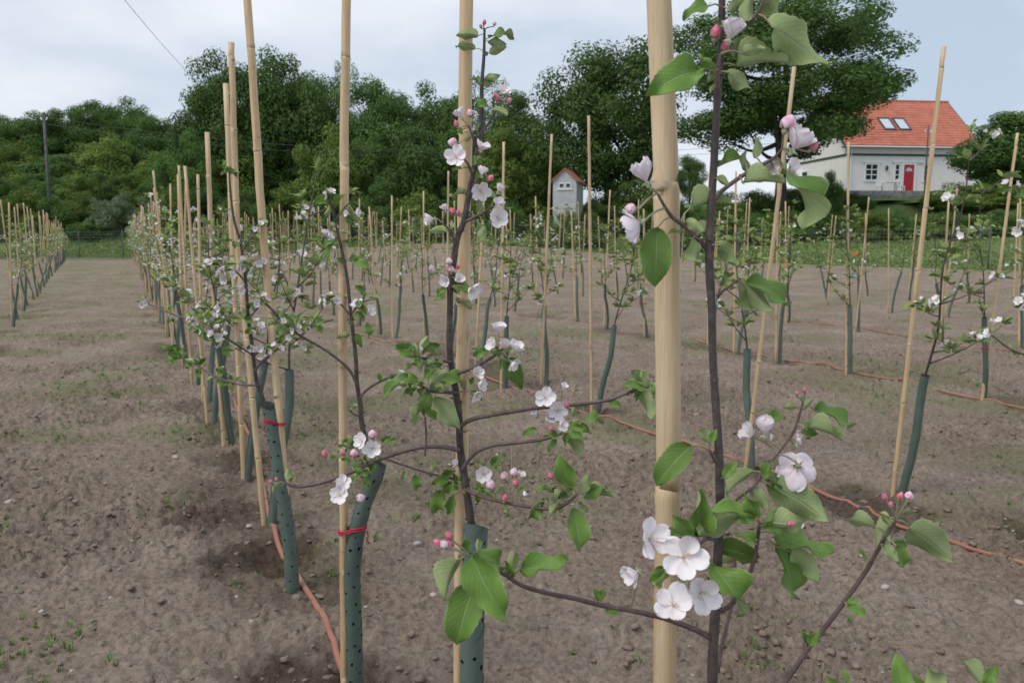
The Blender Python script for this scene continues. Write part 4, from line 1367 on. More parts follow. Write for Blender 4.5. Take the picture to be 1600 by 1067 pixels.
t1.wood([(1119, 1180, 4.2), (1165, 1130, 4.2), (1225, 1067, 4.2), (1262, 1014, 4), (1300, 966, 3.9), (1330, 925, 3.8), (1354, 890, 3.8), (1372, 858, 3.5), (1388, 832, 3), (1400, 812, 2.4)], Y1, Y1 - .05)
t1.wood([(1119, 955, 4.2), (1140, 946, 3.8), (1164, 912, 3.6), (1179, 872, 3.4), (1184, 838, 3.2), (1187, 818, 2.6)], Y1, Y1 - .03)
t1.wood([(1121, 1050, 3.6), (1130, 1000, 3.4), (1143, 945, 3.2), (1150, 900, 2.6), (1146, 860, 1.5)], Y1 + .02, Y1 + .05)
t1.wood([(1125, 800, 2.6), (1140, 790, 2.4), (1158, 775, 2.4), (1180, 757, 2.4), (1192, 735, 2)], Y1, Y1 + .02)
t1.wood([(1180, 757, 2.4), (1205, 722, 2.2), (1230, 690, 2.0), (1243, 668, 2.6), (1250, 645, 2.2), (1255, 628, 1.6)], Y1 + .02, Y1 + .02)
t1.wood([(1121, 463, 2.6), (1130, 454, 2.2), (1142, 446, 2.0), (1155, 435, 1.6)], Y1, Y1 - .015)
t1.wood([(1104, 388, 4.0), (1085, 369, 3.6), (1066, 351, 3.4), (1052, 341, 3.2), (1040, 325, 2.6), (1027, 302, 2.0)], Y1, Y1 - .03)
t1.wood([(1112, 318, 3.6), (1130, 297, 3.6), (1163, 273, 3.4), (1190, 258, 3.2), (1208, 248, 2.6), (1222, 233, 1.8)], Y1, Y1 - .02)
t1.wood([(1121, 140, 3.2), (1121, 118, 3.4), (1123, 100, 2.8), (1126, 84, 1.8)], Y1 - .012, Y1 - .02)
t1.wood([(1127, 65, 3), (1148, 48, 3), (1170, 36, 3.2), (1190, 10, 2.6), (1200, -25, 2)], Y1, Y1 - .02)
t1.wood([(1119, 1190, 3), (1250, 1150, 3), (1380, 1110, 2.6), (1480, 1095, 2), (1530, 1080, 1.4)], Y1, Y1 - .08)
t1.wood([(1118, 722, 2.6), (1113, 711, 2.6), (1108, 702, 1.4)], Y1 - .01, Y1 - .015, sub=3)
t1.wood([(1120, 845, 2.6), (1105, 842, 2.8), (1092, 850, 2.6), (1082, 858, 2)], Y1 - .01, Y1 - .03, sub=3)
for a in [(1208, 44, 1290, 106, 'u', 3), (1092, 110, 1009, 150, 't', 1), (1105, 110, 1089, 86, 't', 5), (1138, 114, 1174, 142, 'u', 3), (1148, 102, 1231, 98, 'u', 5), (1160, 84, 1196, 76, 'u', 1),
          (1108, 10, 1067, 32, 'd', 1), (1140, 18, 1172, -4, 'u', 0), (1166, 34, 1174, -14, 'u', 2), (1198, -6, 1222, 38, 'u', 6), (1150, 70, 1172, 58, 'u', 0), (1117, 132, 1110, 147, 'u', 7),
          (1160, 248, 1117, 264, 't', 5), (1170, 268, 1164, 234, 'u', 2), (1181, 246, 1181, 213, 'u', 7), (1160, 286, 1226, 287, 'u', 5), (1222, 263, 1256, 366, 'd', 6), (1078, 326, 1142, 318, 'u', 5),
          (1138, 291, 1113, 278, 'u', 7), (1027, 356, 1024, 449, 't', 0), (1070, 346, 1100, 362, 'u', 1), (1096, 350, 1120, 340, 't', 2), (1086, 370, 1130, 360, 'u', 5), (1084, 372, 1093, 420, 'u', 3),
          (1068, 364, 1042, 365, 'd', 2), (1124, 384, 1152, 416, 'u', 6), (1156, 436, 1208, 489, 'u', 7), (1166, 440, 1229, 477, 't', 1), (1166, 452, 1181, 494, 'u', 3), (1128, 448, 1133, 429, 't', 7),
          (1080, 696, 1025, 759, 'd', 0), (1108, 694, 1096, 667, 'u', 2), (1110, 690, 1120, 670, 't', 0), (1094, 832, 1090, 764, 't', 5), (1090, 838, 1172, 800, 'u', 1), (1130, 746, 1152, 721, 't', 0),
          (1178, 736, 1134, 774, 'u', 7), (1194, 738, 1219, 760, 'u', 3), (1172, 764, 1202, 796, 'u', 1), (1206, 760, 1294, 816, 'u', 1), (1216, 762, 1264, 772, 't', 0), (1190, 822, 1270, 808, 'u', 4),
          (1178, 812, 1109, 794, 'd', 2), (1213, 836, 1303, 864, 'd', 4), (1212, 850, 1238, 933, 't', 1), (1236, 862, 1279, 912, 'u', 3), (1180, 846, 1148, 836, 't', 5), (1120, 858, 1182, 873, 'd', 5),
          (1113, 882, 1163, 962, 'd', 6), (1160, 874, 1122, 884, 'u', 0), (1078, 834, 1051, 804, 't', 0), (1062, 834, 1038, 824, 't', 1), (1037, 884, 1020, 917, 't', 2), (1038, 886, 1034, 932, 'u', 3),
          (1227, 650, 1184, 654, 'd', 4), (1247, 636, 1221, 638, 'u', 0), (1272, 640, 1329, 668, 'd', 1), (1258, 668, 1317, 688, 'u', 5), (1252, 676, 1278, 676, 't', 0), (1256, 640, 1270, 624, 'u', 7),
          (1366, 824, 1321, 811, 'u', 2), (1398, 816, 1370, 860, 'u', 5), (1424, 827, 1488, 876, 'u', 0), (1380, 852, 1406, 878, 'u', 1), (1394, 850, 1418, 850, 't', 2), (1400, 852, 1413, 886, 't', 0),
          (1390, 808, 1372, 800, 'u', 2), (1408, 802, 1427, 797, 'u', 2), (1324, 946, 1354, 960, 't', 1), (1324, 942, 1342, 934, 'd', 0), (1262, 1008, 1252, 985, 't', 7), (1264, 1006, 1280, 984, 'd', 0), (1352, 874, 1340, 860, 'd', 2),
          (1412, 1080, 1399, 1020, 't', 0), (1432, 1090, 1428, 1052, 't', 2), (1470, 1090, 1452, 1038, 'u', 3), (1536, 1072, 1498, 1027, 'u', 7), (1538, 1070, 1558, 1038, 't', 1), (1310, 1080, 1290, 1058, 'd', 0), (1322, 1078, 1314, 1044, 't', 2),
          (738, 867, 791, 964, 't', 1), (743, 909, 713, 1008, 't', 0), (716, 874, 694, 940, 'u', 7), (744, 862, 788, 890, 'd', 3), (812, 889, 889, 874, 'd', 4), (800, 900, 788, 876, 't', 5), (800, 896, 806, 862, 'u', 7),
          (724, 862, 730, 838, 'd', 1), (746, 862, 748, 841, 'u', 7), (934, 938, 927, 917, 't', 7), (936, 938, 945, 917, 'd', 0), (970, 952, 944, 954, 't', 0), (728, 892, 744, 896, 'u', 0)]:
    t1.leaf(*a)
for x, y, R, f, o, dd in [(1068, 870, 40, (-.1, .25, 1), .28, -.05), (1014, 842, 35, (.55, .25, .8), .38, -.04), (996, 893, 27, (-.75, -.25, .35), .7, -.04), (1052, 946, 36, (-.1, .55, .75), .35, -.06), (1094, 926, 36, (.1, .1, 1), .35, -.06),
                          (1140, 62, 31, (.2, .9, .45), .95, -.03), (1010, 284, 35, (-.35, .85, .25), 1.0, -.01), (1000, 348, 32, (-.75, -.35, -.25), .55, -.01), (1240, 234, 36, (.45, .75, .35), .8, -.01), (1206, 262, 20, (-.4, -.2, .6), .5, .03), (1232, 268, 22, (.4, .2, .6), .7, .03),
                          (1194, 680, 30, (.05, 1, .2), 1.05, 0), (1176, 680, 25, (-.8, .5, .3), .7, .01), (1246, 728, 38, (.15, -.35, -.75), .35, .0), (1236, 748, 30, (-.1, -.5, .5), .5, .02), (1246, 822, 18, (-.2, .5, .7), .8, .05)]:
    t1.flower(x, y, R, f, o, dd)
t1.flower(1246, 694, 24, (.3, .5, .6), .7, .0, True, 2)
t1.flower(1208, 690, 16, (.1, .6, .5), .9, .0, True, 1)
for x, y, R, tn in [(1118, 50, 13, 'deep'), (1133, 72, 11, 'deep'), (985, 326, 11, 'pale'), (1232, 192, 16, 'pale'), (1272, 230, 10, 'deep'), (1245, 614, 5, 'deep'), (1257, 609, 5.5, 'deep'), (1382, 776, 8, 'deep'), (1407, 774, 8.5, 'deep'), (1420, 774, 9, 'pale'), (1392, 787, 6, 'deep'),
                    (683, 847, 9, 'deep'), (701, 836, 10, 'deep'), (693, 850, 9.5, 'pale'), (703, 850, 9, 'deep'), (1236, 818, 9, 'deep')]:
    t1.bud(x, y, R, tn)
for a in [(1186, 812, 4, 0, 46, 8), (1190, 752, 3, 0, 40, 8), (1150, 62, 2, 0, 34, 8), (1122, 112, 2, 0, 26, 8), (1395, 826, 2, 0, 28, 8)]:
    t1.cluster(*a)
t1.done()

# ------------------------------------------------------------------ second sapling
b0 = PY(737, 820, Y2)
t2 = Sapling('apple_sapling', 'second apple sapling of the path row with pink buds and long side branches', (b0.x + .01, b0.y, 0), 202, 'apple saplings of the path row')
t2.wood([(757, 46, 1.8), (756, 90, 2.4), (753, 130, 3), (752, 190, 3.6), (748, 222, 4), (740, 268, 4.3), (733, 302, 4.6), (725, 345, 4.8), (715, 370, 5), (710, 402, 5), (704, 440, 5), (703, 482, 5), (702, 530, 5),
         (704, 562, 5.2), (712, 610, 5.6), (717, 650, 6), (719, 700, 6.2), (725, 740, 6.5), (731, 780, 6.6), (737, 822, 6.8)], Y2 - .01, Y2, 'trunk', 10, 'bark', ([Vector((b0.x + .012, b0.y, .4)), Vector((b0.x + .012, b0.y, -.05))], [.009, .011]))
t2.wood([(704, 566, 2.6), (685, 563, 2.4), (662, 560, 2.2), (645, 556, 1.6)], Y2 - .01, Y2 - .06)
t2.wood([(714, 614, 3), (690, 612, 2.8), (670, 610, 2.6), (655, 600, 1.8)], Y2 - .01, Y2 - .08)
t2.wood([(709, 586, 3), (735, 576, 2.8), (757, 565, 2.6), (776, 553, 2.4), (792, 538, 1.8)], Y2 - .02, Y2 - .05)
t2.wood([(719, 667, 4), (735, 656, 3.8), (770, 648, 3.6), (840, 637, 3.4), (900, 632, 3.2), (950, 625, 2.8), (985, 612, 2.4), (1020, 602, 2)], Y2 - .02, Y2 - .05)
t2.wood([(719, 704, 4), (690, 698, 3.6), (650, 700, 3.4), (600, 715, 3.2), (570, 728, 3.2), (530, 745, 3), (490, 757, 2.8), (460, 760, 2.6), (446, 754, 2)], Y2 - .02, Y2 - .02)
t2.wood([(722, 735, 3.4), (733, 718, 3.2), (748, 704, 3), (775, 695, 3), (815, 691, 2.8), (850, 686, 2.6), (878, 677, 2)], Y2 - .02, Y2 - .08)
t2.wood([(729, 765, 3.6), (750, 775, 3.2), (790, 785, 3), (830, 792, 2.8), (860, 795, 2.8), (882, 788, 3), (902, 772, 2)], Y2 - .02, Y2 - .10)
t2.wood([(664, 652, 1.6), (666, 680, 1.8), (664, 712, 1.6)], Y2 - .05, Y2 - .05)
t2.wood([(600, 716, 1.8), (650, 733, 1.8), (690, 744, 1.8), (724, 750, 1.8)], Y2 - .0, Y2 + .01)
t2.wood([(746, 215, 2), (762, 195, 2), (772, 178, 1.8), (780, 162, 1.4)], Y2 - .01, Y2 - .03)
t2.wood([(744, 228, 2), (738, 212, 1.8), (732, 196, 1.4)], Y2 - .01, Y2 - .03)
t2.wood([(738, 275, 2), (732, 258, 2), (726, 250, 1.5)], Y2 - .01, Y2 - .03)
t2.wood([(738, 290, 2), (748, 280, 1.8), (758, 270, 1.4)], Y2 - .01, Y2 - .03)
t2.wood([(725, 348, 2.4), (745, 338, 2.4), (760, 330, 2), (768, 322, 1.5)], Y2 - .01, Y2 - .03)
t2.wood([(712, 385, 1.8), (704, 362, 1.6), (690, 348, 1.4)], Y2 - .01, Y2 - .03)
t2.wood([(702, 458, 2), (697, 442, 1.8), (697, 430, 1.4)], Y2 - .02, Y2 - .03)
for a in [(747, 57, 714, 54, 'u'), (742, 77, 712, 74, 'u'), (764, 60, 804, 60, 'd'), (762, 65, 792, 70, 'u'), (765, 84, 792, 73, 'u'), (756, 90, 758, 76, 'u'), (752, 133, 734, 124, 'u'), (754, 133, 771, 127, 'u'), (756, 126, 782, 117, 'u'),
          (766, 168, 740, 155, 'd'), (760, 182, 742, 168, 'u'), (770, 172, 794, 181, 'u'), (747, 205, 737, 190, 'u'), (722, 210, 716, 198, 't'), (736, 212, 726, 222, 'u'), (740, 258, 756, 246, 't'), (746, 262, 746, 282, 't'), (738, 272, 742, 290, 'u'),
          (728, 297, 702, 308, 'u'), (752, 296, 774, 308, 'u'), (748, 316, 752, 338, 'u'), (738, 334, 719, 336, 'u'), (746, 350, 760, 372, 'u'), (756, 352, 751, 380, 'u'), (697, 362, 670, 361, 'u'), (708, 356, 704, 343, 'u'), (722, 264, 707, 268, 't'),
          (696, 450, 682, 462, 't'), (700, 448, 678, 470, 'd'), (709, 441, 738, 457, 't'), (708, 434, 717, 426, 't'), (738, 481, 711, 467, 'u'), (764, 546, 739, 557, 't'), (754, 546, 736, 546, 'u'), (785, 553, 813, 549, 'u'), (792, 562, 817, 606, 'd'),
          (780, 560, 786, 580, 'u'), (772, 556, 778, 540, 't'), (735, 600, 742, 588, 't'), (736, 610, 753, 626, 't'), (650, 556, 616, 545, 'd'), (652, 549, 636, 534, 'u'), (655, 546, 669, 524, 'u'), (660, 553, 687, 539, 'd'), (666, 556, 692, 553, 'u'),
          (642, 546, 624, 554, 'u'), (655, 560, 657, 582, 'u'), (666, 571, 692, 568, 'u'), (641, 589, 597, 624, 'd'), (684, 588, 729, 606, 'd'), (672, 600, 702, 580, 'u'), (662, 590, 682, 574, 't'), (655, 596, 638, 616, 't'), (672, 614, 662, 650, 't'),
          (680, 620, 719, 670, 'u'), (656, 630, 644, 666, 'u'), (662, 640, 682, 657, 't'), (655, 602, 638, 580, 't'), (672, 606, 697, 598, 't'), (690, 601, 678, 612, 't'), (646, 566, 632, 580, 'u'), (676, 562, 690, 580, 'd'),
          (838, 632, 842, 642, 't'), (898, 650, 899, 630, 'u'), (912, 655, 944, 662, 'd'), (890, 666, 916, 668, 't'), (908, 662, 926, 676, 't'), (884, 676, 914, 686, 'd'), (888, 680, 909, 717, 'u'), (872, 680, 849, 683, 't'), (870, 687, 857, 706, 'd'),
          (846, 690, 838, 702, 'u'), (838, 670, 816, 680, 't'), (906, 640, 920, 630, 'u'), (950, 628, 972, 637, 'd'), (1008, 608, 974, 601, 'd'), (1012, 604, 987, 577, 'u'), (1010, 604, 1004, 579, 'u'), (1004, 612, 1019, 656, 'u'), (1002, 610, 995, 627, 't'), (1020, 602, 1022, 622, 'd'),
          (766, 729, 787, 711, 't'), (748, 767, 763, 772, 't'), (776, 768, 790, 758, 'u'), (810, 769, 821, 759, 't'), (789, 786, 792, 802, 'u'), (850, 787, 824, 812, 'd'), (893, 760, 873, 707, 'd'), (871, 770, 837, 767, 'u'), (880, 762, 862, 787, 'u'),
          (914, 774, 946, 756, 't'), (915, 775, 962, 777, 'u'), (911, 771, 921, 740, 'u'), (895, 794, 906, 863, 't'), (904, 786, 917, 800, 'd'), (870, 776, 895, 769, 't'), (846, 778, 855, 786, 'u'), (752, 764, 744, 750, 't'), (760, 768, 775, 782, 'u'),
          (690, 766, 682, 802, 't'), (706, 774, 702, 802, 't'), (702, 745, 675, 757, 't'), (714, 760, 694, 772, 'd'), (716, 756, 706, 738, 'd'), (604, 692, 623, 686, 't'), (598, 690, 611, 679, 't'), (572, 716, 581, 738, 't'), (570, 745, 577, 762, 'd'), (566, 732, 553, 748, 'u'), (578, 738, 586, 726, 't'),
          (447, 750, 451, 729, 'u'), (455, 752, 466, 741, 'd'), (442, 758, 424, 769, 'u'), (632, 736, 630, 750, 'd'), (650, 742, 652, 767, 'd'), (676, 738, 678, 719, 'u'), (690, 746, 713, 735, 't'), (562, 742, 548, 730, 'd')]:
    t2.leaf(*a)
for x, y, R, f, o in [(786, 147, 15, (.25, .55, .8), .6), (722, 185, 16, (-.5, .8, .3), .9), (713, 247, 19, (-.15, .1, 1), .3), (752, 235, 17, (.35, .8, .4), .75), (753, 275, 15, (.2, .9, -.2), .9), (750, 298, 18, (.3, -.5, .7), .4), (778, 300, 13, (.5, .7, .3), .9),
                      (776, 322, 14, (.4, .7, .5), .8), (777, 340, 20, (.35, -.1, .9), .45), (678, 342, 16, (-.85, -.1, .3), .8), (696, 330, 12, (-.3, .9, .3), .9), (678, 424, 11, (-.5, .4, .8), 1.25), (698, 438, 13, (-.3, -.2, .8), .6), (716, 437, 12, (.4, .3, .8), .7),
                      (735, 452, 19, (.65, -.45, .4), .4), (780, 520, 18, (.05, .9, .25), .75), (772, 540, 15, (-.5, .2, .5), .6), (788, 543, 14, (.1, .7, .7), .7), (802, 548, 18, (.5, .7, .3), .7), (800, 566, 14, (.5, -.5, .4), .5), (744, 584, 13, (.4, .3, .6), .6), (748, 600, 14, (.7, -.1, .5), .6), (742, 616, 13, (.5, -.5, .5), .5),
                      (658, 550, 8, (.1, .9, .3), 1.25), (852, 622, 18, (-.1, .2, 1), .3), (871, 641, 18, (.1, -.1, 1), .3), (838, 652, 13, (-.4, .9, .3), .9), (862, 654, 14, (.1, .4, .9), .5), (876, 664, 13, (.5, .1, .8), .6), (880, 608, 11, (.4, .8, .4), .8),
                      (757, 741, 17, (-.1, .1, 1), .45), (715, 727, 11, (-.4, .6, .6), .8), (812, 746, 13, (.4, .6, .5), .9), (566, 689, 16, (-.4, .3, .85), .4), (582, 700, 17, (.1, -.05, 1), .3), (536, 756, 15, (.1, .6, .8), .35), (532, 774, 18, (-.1, .3, .9), .45), (818, 767, 10, (.3, -.5, .6), 1.1)]:
    t2.flower(x, y, R, f, o)
for x, y, R, tn in [(757, 35, 5, 'deep'), (751, 41, 4, 'deep'), (773, 37, 4, 'pale'), (777, 153, 7, 'deep'), (796, 157, 6, 'deep'), (773, 149, 5, 'deep'), (735, 177, 8, 'pale'), (713, 193, 7, 'deep'), (707, 223, 9, 'pale'), (767, 278, 8, 'deep'), (707, 330, 8, 'deep'), (716, 332, 6, 'deep'), (702, 408, 7, 'pale'), (706, 421, 7, 'pale'), (715, 417, 6, 'deep'),
                    (669, 552, 5, 'deep'), (885, 632, 7, 'deep'), (861, 669, 6, 'deep'), (788, 743, 9, 'pale'), (803, 737, 9, 'pale'), (767, 757, 10, 'pale'), (806, 753, 9, 'deep'), (789, 777, 8, 'deep'), (860, 743, 7, 'deep'), (869, 746, 6, 'deep'), (879, 746, 6.5, 'deep'), (582, 678, 9, 'pale'), (507, 708, 8, 'deep'), (536, 706, 7, 'deep'), (553, 707, 8, 'pale'), (563, 778, 10, 'pale'), (432, 748, 5, 'deep'), (423, 752, 5, 'deep')]:
    t2.bud(x, y, R, tn)
for a in [(660, 575, 5, 0, 26, 6), (668, 602, 5, 0, 28, 6), (648, 552, 4, 0, 22, 6), (886, 672, 5, 0, 22, 6), (878, 782, 4, 0, 28, 6), (1008, 602, 3, 0, 26, 6), (572, 722, 4, 0, 17, 6), (742, 768, 4, 0, 18, 6), (708, 752, 4, 0, 20, 6), (782, 560, 3, 0, 20, 6), (742, 340, 3, 0, 16, 6), (706, 446, 3, 0, 18, 6), (742, 262, 3, 0, 16, 6), (640, 604, 4, 0, 20, 6)]:
    t2.cluster(*a)
t2.done()

# ------------------------------------------------------------------ third and fourth saplings
b0 = PY(556, 1067, Y3)
t3 = Sapling('apple_sapling', 'third apple sapling of the path row, rising from a bent green guard', (b0.x, b0.y, 0), 303, 'apple saplings of the path row')
t3.wood([(512, 302, 1.6), (519, 325, 2), (527, 358, 2.2), (538, 410, 2.4), (543, 440, 2.6), (547, 480, 2.8), (552, 525, 3), (556, 560, 3.2), (558, 600, 3.4), (563, 632, 3.8), (565, 658, 4), (570, 682, 4), (576, 704, 4.2), (588, 735, 4.4), (572, 785, 4.6), (558, 840, 4.6), (552, 900, 4.8), (555, 1067, 5)],
        Y3 - .03, Y3, 'trunk', 9, 'bark', ([Vector((b0.x, b0.y, .1)), Vector((b0.x, b0.y, -.05))], [.009, .01]))
t3.wood([(559, 605, 2.4), (545, 577, 2.4), (510, 548, 2.2), (470, 525, 2.2), (448, 508, 2.2), (425, 484, 2.2), (406, 465, 2)], Y3 - .02, Y3 - .1)
t3.wood([(563, 622, 2.4), (572, 610, 2.2), (590, 598, 2), (612, 588, 1.6), (628, 580, 1.2)], Y3 - .02, Y3 + .05)
t3.wood([(553, 500, 1.6), (535, 478, 1.4), (522, 470, 1.2)], Y3 - .03, Y3 - .06)
t3.wood([(549, 490, 1.6), (562, 476, 1.4), (572, 470, 1.2), (590, 466, 1)], Y3 - .03, Y3 - .04)
t3.wood([(524, 345, 1.6), (538, 325, 1.4), (545, 318, 1)], Y3 - .03, Y3 - .05)
t3.wood([(470, 525, 1.6), (490, 508, 1.4), (520, 500, 1.2)], Y3 - .07, Y3 - .02)
t3.wood([(565, 652, 1.4), (550, 645, 1.2), (545, 634, 1)], Y3 - .02, Y3 - .04)
t3.wood([(567, 672, 1.6), (552, 685, 1.6), (545, 700, 1.2)], Y3 - .02, Y3 - .08)
for a in [(516, 318, 488, 317, 'd'), (518, 322, 506, 336, 'u'), (524, 325, 540, 303, 'd'), (540, 330, 547, 352, 't'), (547, 334, 564, 346, 'd'), (533, 362, 548, 367, 'u'), (520, 376, 514, 411, 'd'), (526, 374, 505, 386, 't'), (545, 406, 570, 400, 't'), (552, 407, 576, 420, 't'), (541, 410, 525, 404, 't'),
          (545, 466, 528, 460, 'u'), (560, 470, 573, 492, 'd'), (576, 506, 577, 528, 'd'), (552, 504, 543, 506, 't'), (555, 523, 566, 542, 't'), (548, 524, 525, 528, 'u'), (536, 376, 552, 386, 't'), (528, 356, 512, 350, 'u'), (556, 446, 572, 462, 'd'),
          (596, 596, 590, 582, 't'), (606, 590, 612, 604, 't'), (560, 690, 540, 700, 't'), (552, 684, 533, 690, 'u'), (548, 640, 560, 632, 'u')]:
    t3.leaf(*a)
for x, y, nl, nf, L, R in [(460, 512, 8, 3, 24, 7), (436, 500, 6, 1, 22, 6), (488, 508, 6, 1, 20, 6), (410, 468, 5, 2, 16, 6), (470, 540, 5, 2, 20, 6), (560, 740, 5, 0, 18, 6), (620, 590, 4, 3, 18, 9), (505, 372, 3, 3, 16, 9), (550, 330, 3, 2, 16, 8), (518, 468, 2, 3, 14, 9), (566, 486, 3, 3, 18, 11), (514, 304, 2, 2, 12, 8), (545, 700, 4, 0, 16, 5), (530, 716, 5, 0, 18, 5), (590, 470, 4, 0, 16, 6)]:
    t3.cluster(x, y, nl, nf, L, R)
t3.done()
b0 = PY(455, 930, Y4)
t4 = Sapling('apple_sapling', 'fourth apple sapling of the path row, bare stem above a notched green guard', (b0.x, b0.y, 0), 404, 'apple saplings of the path row')
t4.wood([(358, 262, 1.2), (360, 300, 1.6), (366, 345, 2), (376, 380, 2.2), (383, 430, 2.4), (386, 470, 2.6), (388, 500, 2.8), (394, 540, 3), (398, 575, 3), (402, 600, 3.2), (413, 630, 3.4), (428, 700, 3.6), (442, 780, 3.8), (452, 860, 4), (456, 930, 4)], Y4 - .03, Y4, 'trunk', 9, 'bark')
t4.wood([(398, 580, 2), (412, 562, 2), (440, 540, 1.8), (462, 518, 1.4)], Y4 - .03, Y4 - .05)
t4.wood([(396, 556, 1.8), (418, 540, 1.8), (440, 524, 1.6), (470, 508, 1.2)], Y4 - .03, Y4 + .02)
t4.wood([(395, 555, 1.8), (372, 540, 1.8), (350, 525, 1.6), (332, 508, 1.2)], Y4 - .03, Y4 - .08)
t4.wood([(388, 500, 1.6), (404, 480, 1.4), (420, 468, 1)], Y4 - .03, Y4 - .0)
t4.wood([(383, 440, 1.6), (368, 424, 1.4), (352, 420, 1)], Y4 - .03, Y4 - .06)
t4.wood([(378, 392, 1.4), (392, 372, 1.2), (402, 360, 1)], Y4 - .03, Y4 - .03)
for x, y, nl, nf, L, R, nb in [(352, 268, 3, 0, 18, 6, 0), (366, 266, 3, 0, 18, 6, 0), (352, 330, 4, 2, 14, 6, 1), (400, 352, 5, 2, 16, 6, 0), (403, 405, 2, 4, 14, 8, 0), (372, 412, 3, 4, 16, 8, 0), (352, 428, 4, 4, 16, 8, 0), (372, 450, 3, 3, 15, 7, 0), (350, 478, 5, 4, 18, 8, 0), (396, 470, 5, 2, 18, 7, 0), (340, 522, 5, 5, 18, 8, 1),
                               (402, 512, 3, 4, 18, 8, 0), (400, 540, 2, 3, 16, 7, 0), (330, 500, 6, 2, 18, 7, 0), (432, 545, 5, 3, 18, 7, 0), (450, 522, 6, 2, 20, 6, 0), (345, 545, 5, 1, 18, 6, 0), (365, 375, 3, 1, 14, 6, 0), (420, 470, 5, 0, 18, 6, 0), (462, 512, 6, 1, 18, 6, 0), (320, 515, 5, 1, 18, 6, 0)]:
    t4.cluster(x, y, nl, nf, L, R, nb)
t4.wood([(404, 602, 1.8), (372, 600, 1.8), (335, 588, 1.6), (300, 566, 1.4), (262, 552, 1)], Y4 - .02, Y4 + .35)
t4.wood([(352, 528, 1.6), (310, 505, 1.4), (262, 488, 1.2), (222, 470, 1)], Y4 - .06, Y4 + .45)
for x, y, nl, nf, L, R_, nb in [(262, 552, 7, 0, 20, 6, 0), (285, 560, 7, 0, 20, 6, 0), (312, 572, 7, 0, 20, 6, 0), (338, 588, 6, 0, 20, 6, 0), (365, 596, 5, 0, 20, 6, 0), (222, 470, 5, 4, 13, 6, 0), (268, 490, 5, 1, 15, 6, 0), (305, 503, 6, 3, 17, 7, 0), (392, 420, 5, 1, 16, 7, 0), (380, 500, 5, 0, 18, 7, 0)]:
    t4.cluster(x, y, nl, nf, L, R_, nb)
t4.done()
b0 = PY(1660, 700, 3.25)
t5 = Sapling('apple_sapling', 'blossom-bearing sapling reaching in at the frame edge beside the house side', (b0.x, b0.y, 0), 505, 'apple saplings of the second row from the path')
t5.wood([(1655, 200, 1.6), (1652, 330, 2.4), (1656, 450, 3), (1654, 580, 3.4), (1658, 700, 3.6)], 3.25, 3.25, 'trunk', 9, 'bark', ([Vector((b0.x, b0.y, -.05))], [.009]))
t5.wood([(1653, 390, 1.8), (1625, 375, 1.6), (1592, 362, 1.2)], 3.25, 3.2)
t5.wood([(1655, 520, 1.8), (1625, 492, 1.6), (1596, 476, 1.2)], 3.25, 3.2)
t5.wood([(1656, 575, 2), (1620, 560, 1.8), (1580, 546, 1.6), (1550, 524, 1.2)], 3.25, 3.2)
t5.wood([(1652, 310, 1.6), (1620, 300, 1.4), (1575, 292, 1)], 3.25, 3.2)
for a in [(1592, 358, 3, 5, 18, 9), (1598, 470, 3, 5, 18, 9), (1550, 520, 4, 2, 17, 7), (1580, 546, 3, 0, 16, 7), (1578, 290, 5, 2, 18, 8), (1605, 300, 5, 1, 18, 8), (1612, 340, 4, 1, 18, 8)]:
    t5.cluster(*a)
t5.done()

# ------------------------------------------------------------------ green guards and red ties of the nearest saplings
def guard_near(label, pts, Y, r, seed):
    W = [PY(x, y, Y) for x, y in pts]
    lo = W[-1]
    if lo.z > .02:
        W.append(Vector((lo.x, lo.y, .05)))
    W.append(Vector((W[-1].x, W[-1].y, -.16)))
    base = W[-1].copy()
    W = [w - base for w in reversed(W)]
    b = guard_builder([tuple(w) for w in W], r, seed)
    return link('tree_guard', b.mesh('tree_guard', M['guard']), None, label, 'tree guard', 'spiral guards of the path row', loc=base)
b1 = PY(1113, 1067, Y1)
guard_near('green spiral guard below the nearest sapling', [(1113, 1290), (1113, 1600)], Y1, .022, 1)
guard_near('wide green spiral guard with cut lip on the second sapling', [(744, 812), (741, 900), (738, 980), (737, 1067)], Y2, .0215, 2)
guard_near('bent green perforated guard of the third sapling beside the third cane', [(594, 716), (584, 750), (568, 790), (556, 840), (550, 900), (552, 960), (555, 1067)], Y3, .0225, 3)
guard_near('green perforated guard of the fourth sapling reaching down to the hose', [(418, 628), (430, 690), (444, 790), (453, 860), (457, 930)], Y4, .0245, 4)
def tie_near(label, px, py, cx, gx, Y, rc, rg, cy=None):
    p, q = PY(cx, py, Y), PY(gx, py - 3, Y)
    b = tie_mesh(p - p, q - p, rc, rg)
    link('red_tie', b.mesh('red_tie', M['tie']), None, label, 'tie', 'red ties', loc=p)
tie_near('red tie binding the third cane to its bent guard', 540, 832, 537, 558, Y3 - .005, .0115, .023)
tie_near('red tie around the fourth cane and its notched guard', 430, 663, 438, 424, Y4 - .005, .0135, .0225)
tie_near('red tie low on the guard of the second sapling, behind big leaves', 750, 930, 722, 739, Y2 - .0, .0115, .0225)

